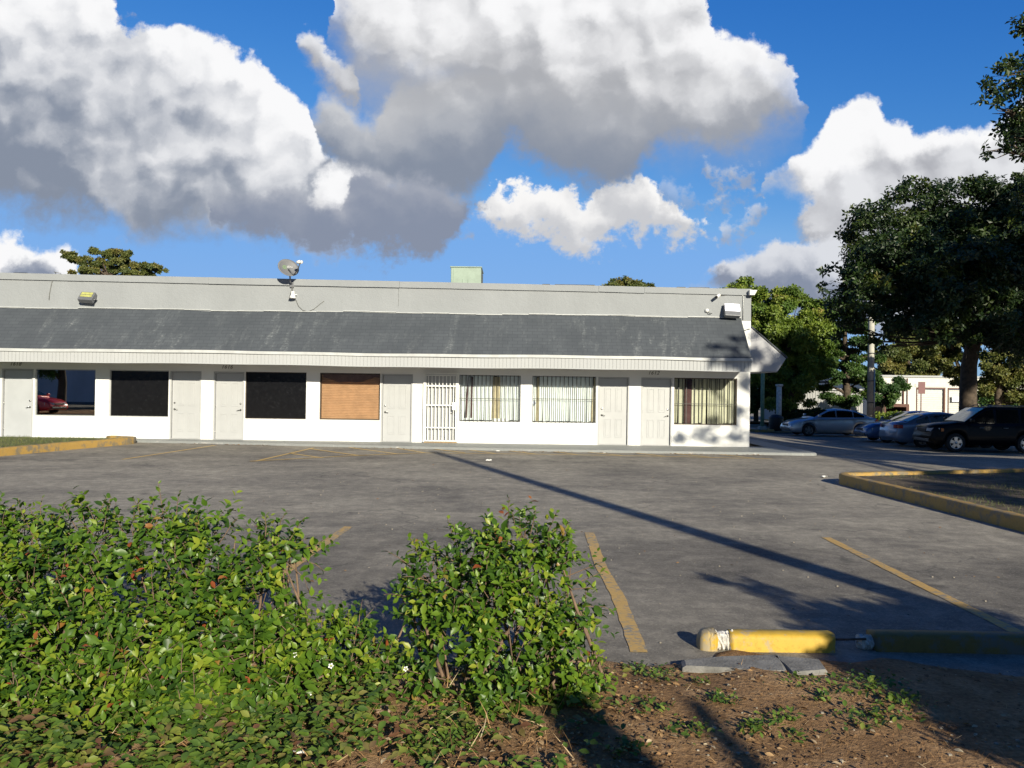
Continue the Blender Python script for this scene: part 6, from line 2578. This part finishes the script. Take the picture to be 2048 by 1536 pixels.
Wb = empty('warehouse', ((1850 - 1024) / F * WHY, WHY, wz0), 'low white warehouse with roll-up doors behind the parked cars', 'building')


def whx(px):
    return (px - 1024) / F * WHY


ztop = whz(1850, 755)
dop = [(1833, 1890), (1896, 1936), (1968, 2006)]
m = MB()
x = whx(1742)
dz_ = whz(1860, 778)
for a, b in dop:
    m.box(x, whx(a), WHY, WHY + .25, wz0, ztop)
    m.box(whx(a), whx(b), WHY, WHY + .25, dz_, ztop)
    x = whx(b)
m.box(x, whx(2350), WHY, WHY + .25, wz0, ztop)
m.box(whx(1742), whx(2350), WHY + .25, WHY + 14, ztop - .5, ztop - .3)
m.box(whx(1742), whx(1742) + .25, WHY + .25, WHY + 14, wz0, ztop)
m.build('wall', M['warehouse_white'], Wb)
c = MB()
c.box(whx(1742) - .1, whx(2350), WHY - .12, WHY + .3, ztop + .003, ztop + .18)
c.build('parapet_cap', M['trim_grey'], Wb)
for a, b in dop:
    s = MB()
    n = 16
    for i in range(n):
        z0 = wz0 + (dz_ - wz0) * i / n
        z1 = wz0 + (dz_ - wz0) * (i + .92) / n
        s.box(whx(a) + .1, whx(b) - .1, WHY + .12 + .02 * (i % 2), WHY + .2, z0, z1)
    d = s.build('roll_up_door', M['shutter'], Wb)
    t = MB()
    t.box(whx(a) - .02, whx(a) + .07, WHY - .04, WHY + .1, wz0, dz_)
    t.box(whx(b) - .12, whx(b) + .02, WHY - .04, WHY + .1, wz0, dz_)
    t.box(whx(a) - .02, whx(b) + .02, WHY - .05, WHY + .1, dz_ + .002, dz_ + .12)
    t.build('door_frame', M['brown_trim'], d)
hd = MB()
hd.box(whx(1830), whx(1893), WHY - .05, WHY - .002, whz(1860, 774), whz(1860, 768))
hd.build('door_header', M['shutter'], Wb)
sg = MB()
sg.box(whx(1903), whx(1934), WHY - .12, WHY - .055, whz(1915, 804), whz(1915, 793))
sg.build('sign_board', M['sign_white'], Wb)
pp = MB()
for p_ in (1806, 1790, 1814):
    pp.tube([(whx(p_), WHY - .08, wz0), (whx(p_), WHY - .08, ztop - .1)], .07 if p_ == 1806 else .04, 6)
pp.build('downpipe', M['brown_trim'], Wb)

# white shed further left, its shade put into a grey colour
SY = 68.0
Sb = empty('shaded_shed', ((1660 - 1024) / F * SY, SY, gz(26, SY)), 'long plain white shed behind the silver sedan, its shade coloured grey', 'building')
m = MB()
sx0, sx1 = (1586 - 1024) / F * SY, (1726 - 1024) / F * SY
zt = at_y(1650, 780, SY).z
m.box(sx0, sx1, SY, SY + 8, gz(26, SY) - .1, zt)
m.build('wall', M['warehouse_shaded'], Sb)
m = MB()
for i in range(26):
    x = sx0 + (sx1 - sx0) * (i + .5) / 26
    m.box(x - .03, x + .03, SY - .04, SY - .001, gz(26, SY) - .1, zt - .05)
m.build('siding_rib', M['warehouse_shaded'], Sb)
m = MB()
m.box(sx0 - .15, sx1 + .15, SY - .2, SY + 8.2, zt + .002, zt + .14)
m.build('roof', M['trim_grey'], Sb)

# dumpster-like brown enclosure before the warehouse
EY = 70.0
ex0, ex1 = (1768 - 1024) / F * EY, (1819 - 1024) / F * EY
ez = gz(33, EY)
Eo = empty('brown_enclosure', ((ex0 + ex1) / 2, EY, ez), 'dark brown open-fronted enclosure standing before the warehouse', 'enclosure')
m = MB()
zt = at_y(1790, 808, EY).z
m.box(ex0, ex1, EY, EY + 2.2, zt - .25, zt)
m.box(ex1 - .25, ex1, EY, EY + 2.2, ez - .05, zt - .252)
m.box(ex0, ex0 + .2, EY, EY + 2.2, ez - .05, zt - .252)
m.box(ex0 + .2, ex1 - .25, EY + 2.0, EY + 2.2, ez - .05, zt - .252)
m.build('panel', M['brown_trim'], Eo)
m = MB()
m.bbox(ex0 + .7, ex1 - .35, EY + .3, EY + 1.8, ez, zt - .75, .08)
m.build('bin', M['black'], Eo)


def pole(name, label, px, py_top, py_bot_depth, r0, r1, mat, cat, top=None, extra=None):
    y = py_bot_depth
    p = at_y(px, 800, y)
    z0 = gz(p.x, y)
    z1 = top if top else at_y(px, py_top, y).z
    o = empty(name, (p.x, y, z0), label, cat)
    m = MB()
    m.tube([(p.x, y, z0 - .05), (p.x, y, (z0 + z1) / 2), (p.x, y, z1)], [r0, (r0 + r1) / 2, r1], 12)
    m.build('pole', M[mat], o)
    return o, p, z0, z1


o, p, z0, z1 = pole('green_post', 'slim pale green metal post under the side canopy', 1525, 745, 49.0, .12, .11, 'pole_green', 'post', top=4.2)
b = MB()
b.bbox(p.x - .22, p.x + .22, 48.8, 49.2, z0 - .02, z0 + .25, .02)
b.build('footing', M['pole_concrete'], o)
o, p, z0, z1 = pole('white_post', 'short pale painted post behind the dark trash bin', 1558, 772, 52.0, .17, .17, 'pole_white', 'post')
b = MB()
b.bbox(p.x - .2, p.x + .2, 51.8, 52.2, z1 - .02, z1 + .12, .03)
b.build('cap', M['pole_white'], o)
o, p, z0, z1 = pole('concrete_pole', 'tall pale concrete utility pole rising behind the silver sedan', 1741, 560, 52.0, .22, .18, 'pole_concrete', 'utility pole', top=10.5)
for zz in (1.2, 2.6, 4.4, 5.4):
    b = MB()
    b.tube([(p.x - .28, 52 - .2, zz), (p.x, 52 - .23, zz + .02), (p.x + .28, 52 - .2, zz)], .03, 5)
    b.build('bracket', M['dark_metal'], o)
b = MB()
b.tube([(p.x + .15, 51.80, z0), (p.x + .15, 51.80, 3.4)], .05, 8)
b.build('riser_pipe', M['frame_alu'], o)
# leaning red sign before the warehouse
o, p, z0, z1 = pole('street_sign', 'dull red street sign on a thin post before the roll-up door', 1842, 785, 64.0, .045, .04, 'sign_red', 'sign')
m = MB()
m.bbox(p.x - .28, p.x + .28, 63.9, 63.93, z1 - .1, z1 + .85, .02)
m.build('sign_panel', M['sign_red'], o)
# dark bin
p = on_ground(1553, 856)
p = Vector(((1553 - 1024) / F * 47.0, 47.0, gz(15.5, 47.0)))
o = empty('trash_bin', tuple(p), 'black rounded trash bin at the end of the far kerb', 'trash bin')
m = MB()
m.lathe([(0, .30), (.1, .36), (.55, .42), (.8, .40)], tuple(p), 'Z', 16)
m.build('bin_body', M['black'], o)
m = MB()
m.lathe([(.8, .43), (.86, .42), (1.0, .25), (1.04, 0)], tuple(p), 'Z', 16)
m.build('lid', M['black'], o)


# hedges
def hedge(name, label, px0, px1, py0, py1, y, n, leaf, mat, dy=.7):
    x0, x1 = (px0 - 1024) / F * y, (px1 - 1024) / F * y
    z1 = at_y((px0 + px1) / 2, py0, y).z
    z0 = gz((x0 + x1) / 2, y)
    o = empty(name, ((x0 + x1) / 2, y, z0), label, 'hedge')
    pos = np.stack([rng.uniform(x0, x1, n), y + rng.uniform(-dy, dy, n), z0 + (z1 - z0) * rng.random(n) ** .6], 1)
    pos[:, 2] += .06 * np.sin(pos[:, 0] * 3.1) + .05 * np.sin(pos[:, 0] * 7.7)
    scatter('foliage', LEAF_CLUMP, pos, sph(n), unit(rng.normal(size=(n, 3)) * .5 + np.array([0, -.4, .7])), leaf * rng.uniform(.7, 1.3, n), rng.uniform(0, .8, n), M[mat], o, smooth=False)
    t = MB()
    for i in range(max(3, int((x1 - x0) / .8))):
        x = rng.uniform(x0, x1)
        t.tube([(x, y, z0 - .02), (x + .1, y, z0 + (z1 - z0) * .7)], [.04, .02], 5)
    t.build('stem', M['twig'], o)


hedge('dark_hedge', 'dark shaded clipped hedge in front of the shaded shed', 1562, 1668, 822, 852, 54.0, 3000, .24, 'leaf_dark')
hedge('yellow_hedge', 'low sunlit yellow-green hedge in front of the brown enclosure', 1748, 1850, 828, 845, 60.0, 1800, .22, 'leaf_yellow')
hedge('far_hedge', 'leafy hedge in the shade of the right-hand trees', 1955, 2300, 790, 850, 50.0, 2600, .3, 'leaf_mid')

# far kerbs, verge and street on the right
ky = 46.0
kx0, kx1 = (1440 - 1024) / F * ky, (1549 - 1024) / F * ky
kerb_path('far_kerb', [(kx0, ky), (kx1 - .5, ky), (kx1, ky + .3), (kx1 + .1, ky + 1.0)], .25, .17, M['kerb_yellow'], 'sunlit yellow kerb end seen past the building corner')
fill_poly('far_verge', [(kx0, ky + .1), (kx1 - .4, ky + .1), (kx1, ky + .9), (kx1 + .1, ky + 5), (kx0, ky + 5)], .10, M['walk_grey'], 'pale strip behind the far yellow kerb')
kerb_path('far_kerb', [(kx0, 55.0), (kx1 + 2.5, 55.2)], .25, .17, M['kerb_grey'], 'grey kerb line of the street beyond the lot')
fill_poly('far_lawn', [(10, 55.3), (22, 55.4), (22, 60), (10, 60)], .09, M['soil'], 'leaf strewn verge beyond the street')
fill_poly('far_lawn', [(22.5, 51.5), (60, 51.5), (60, 73), (22.5, 73)], .05, M['turf'], 'grass strip before the warehouse')
fill_poly('tree_pit', [(14.8, 45.0), (27.0, 45.5), (40.0, 46.5), (40.0, 51.5), (15.0, 51.5)], .06, M['soil'], 'bare soil bed behind the parked cars')

# street side behind the viewer, seen only in the window reflections
So = empty('street_building', (-20.0, -24.0, 0.0), 'long low blue-grey building across the street behind the viewer', 'building')
m = MB()
m.box(-75, 34, -30, -24, -.1, 3.6)
m.build('wall', M['street_wall'], So)
m = MB()
m.box(-75.2, 34.2, -30.2, -23.7, 3.602, 3.85)
m.build('roof', M['trim_grey'], So)

# dead-end check: everything below is only bookkeeping
for o in sc.objects:
    if o.type == 'MESH' and o.parent is None and 'kind' not in o and 'category' not in o:
        print('UNTAGGED', o.name)
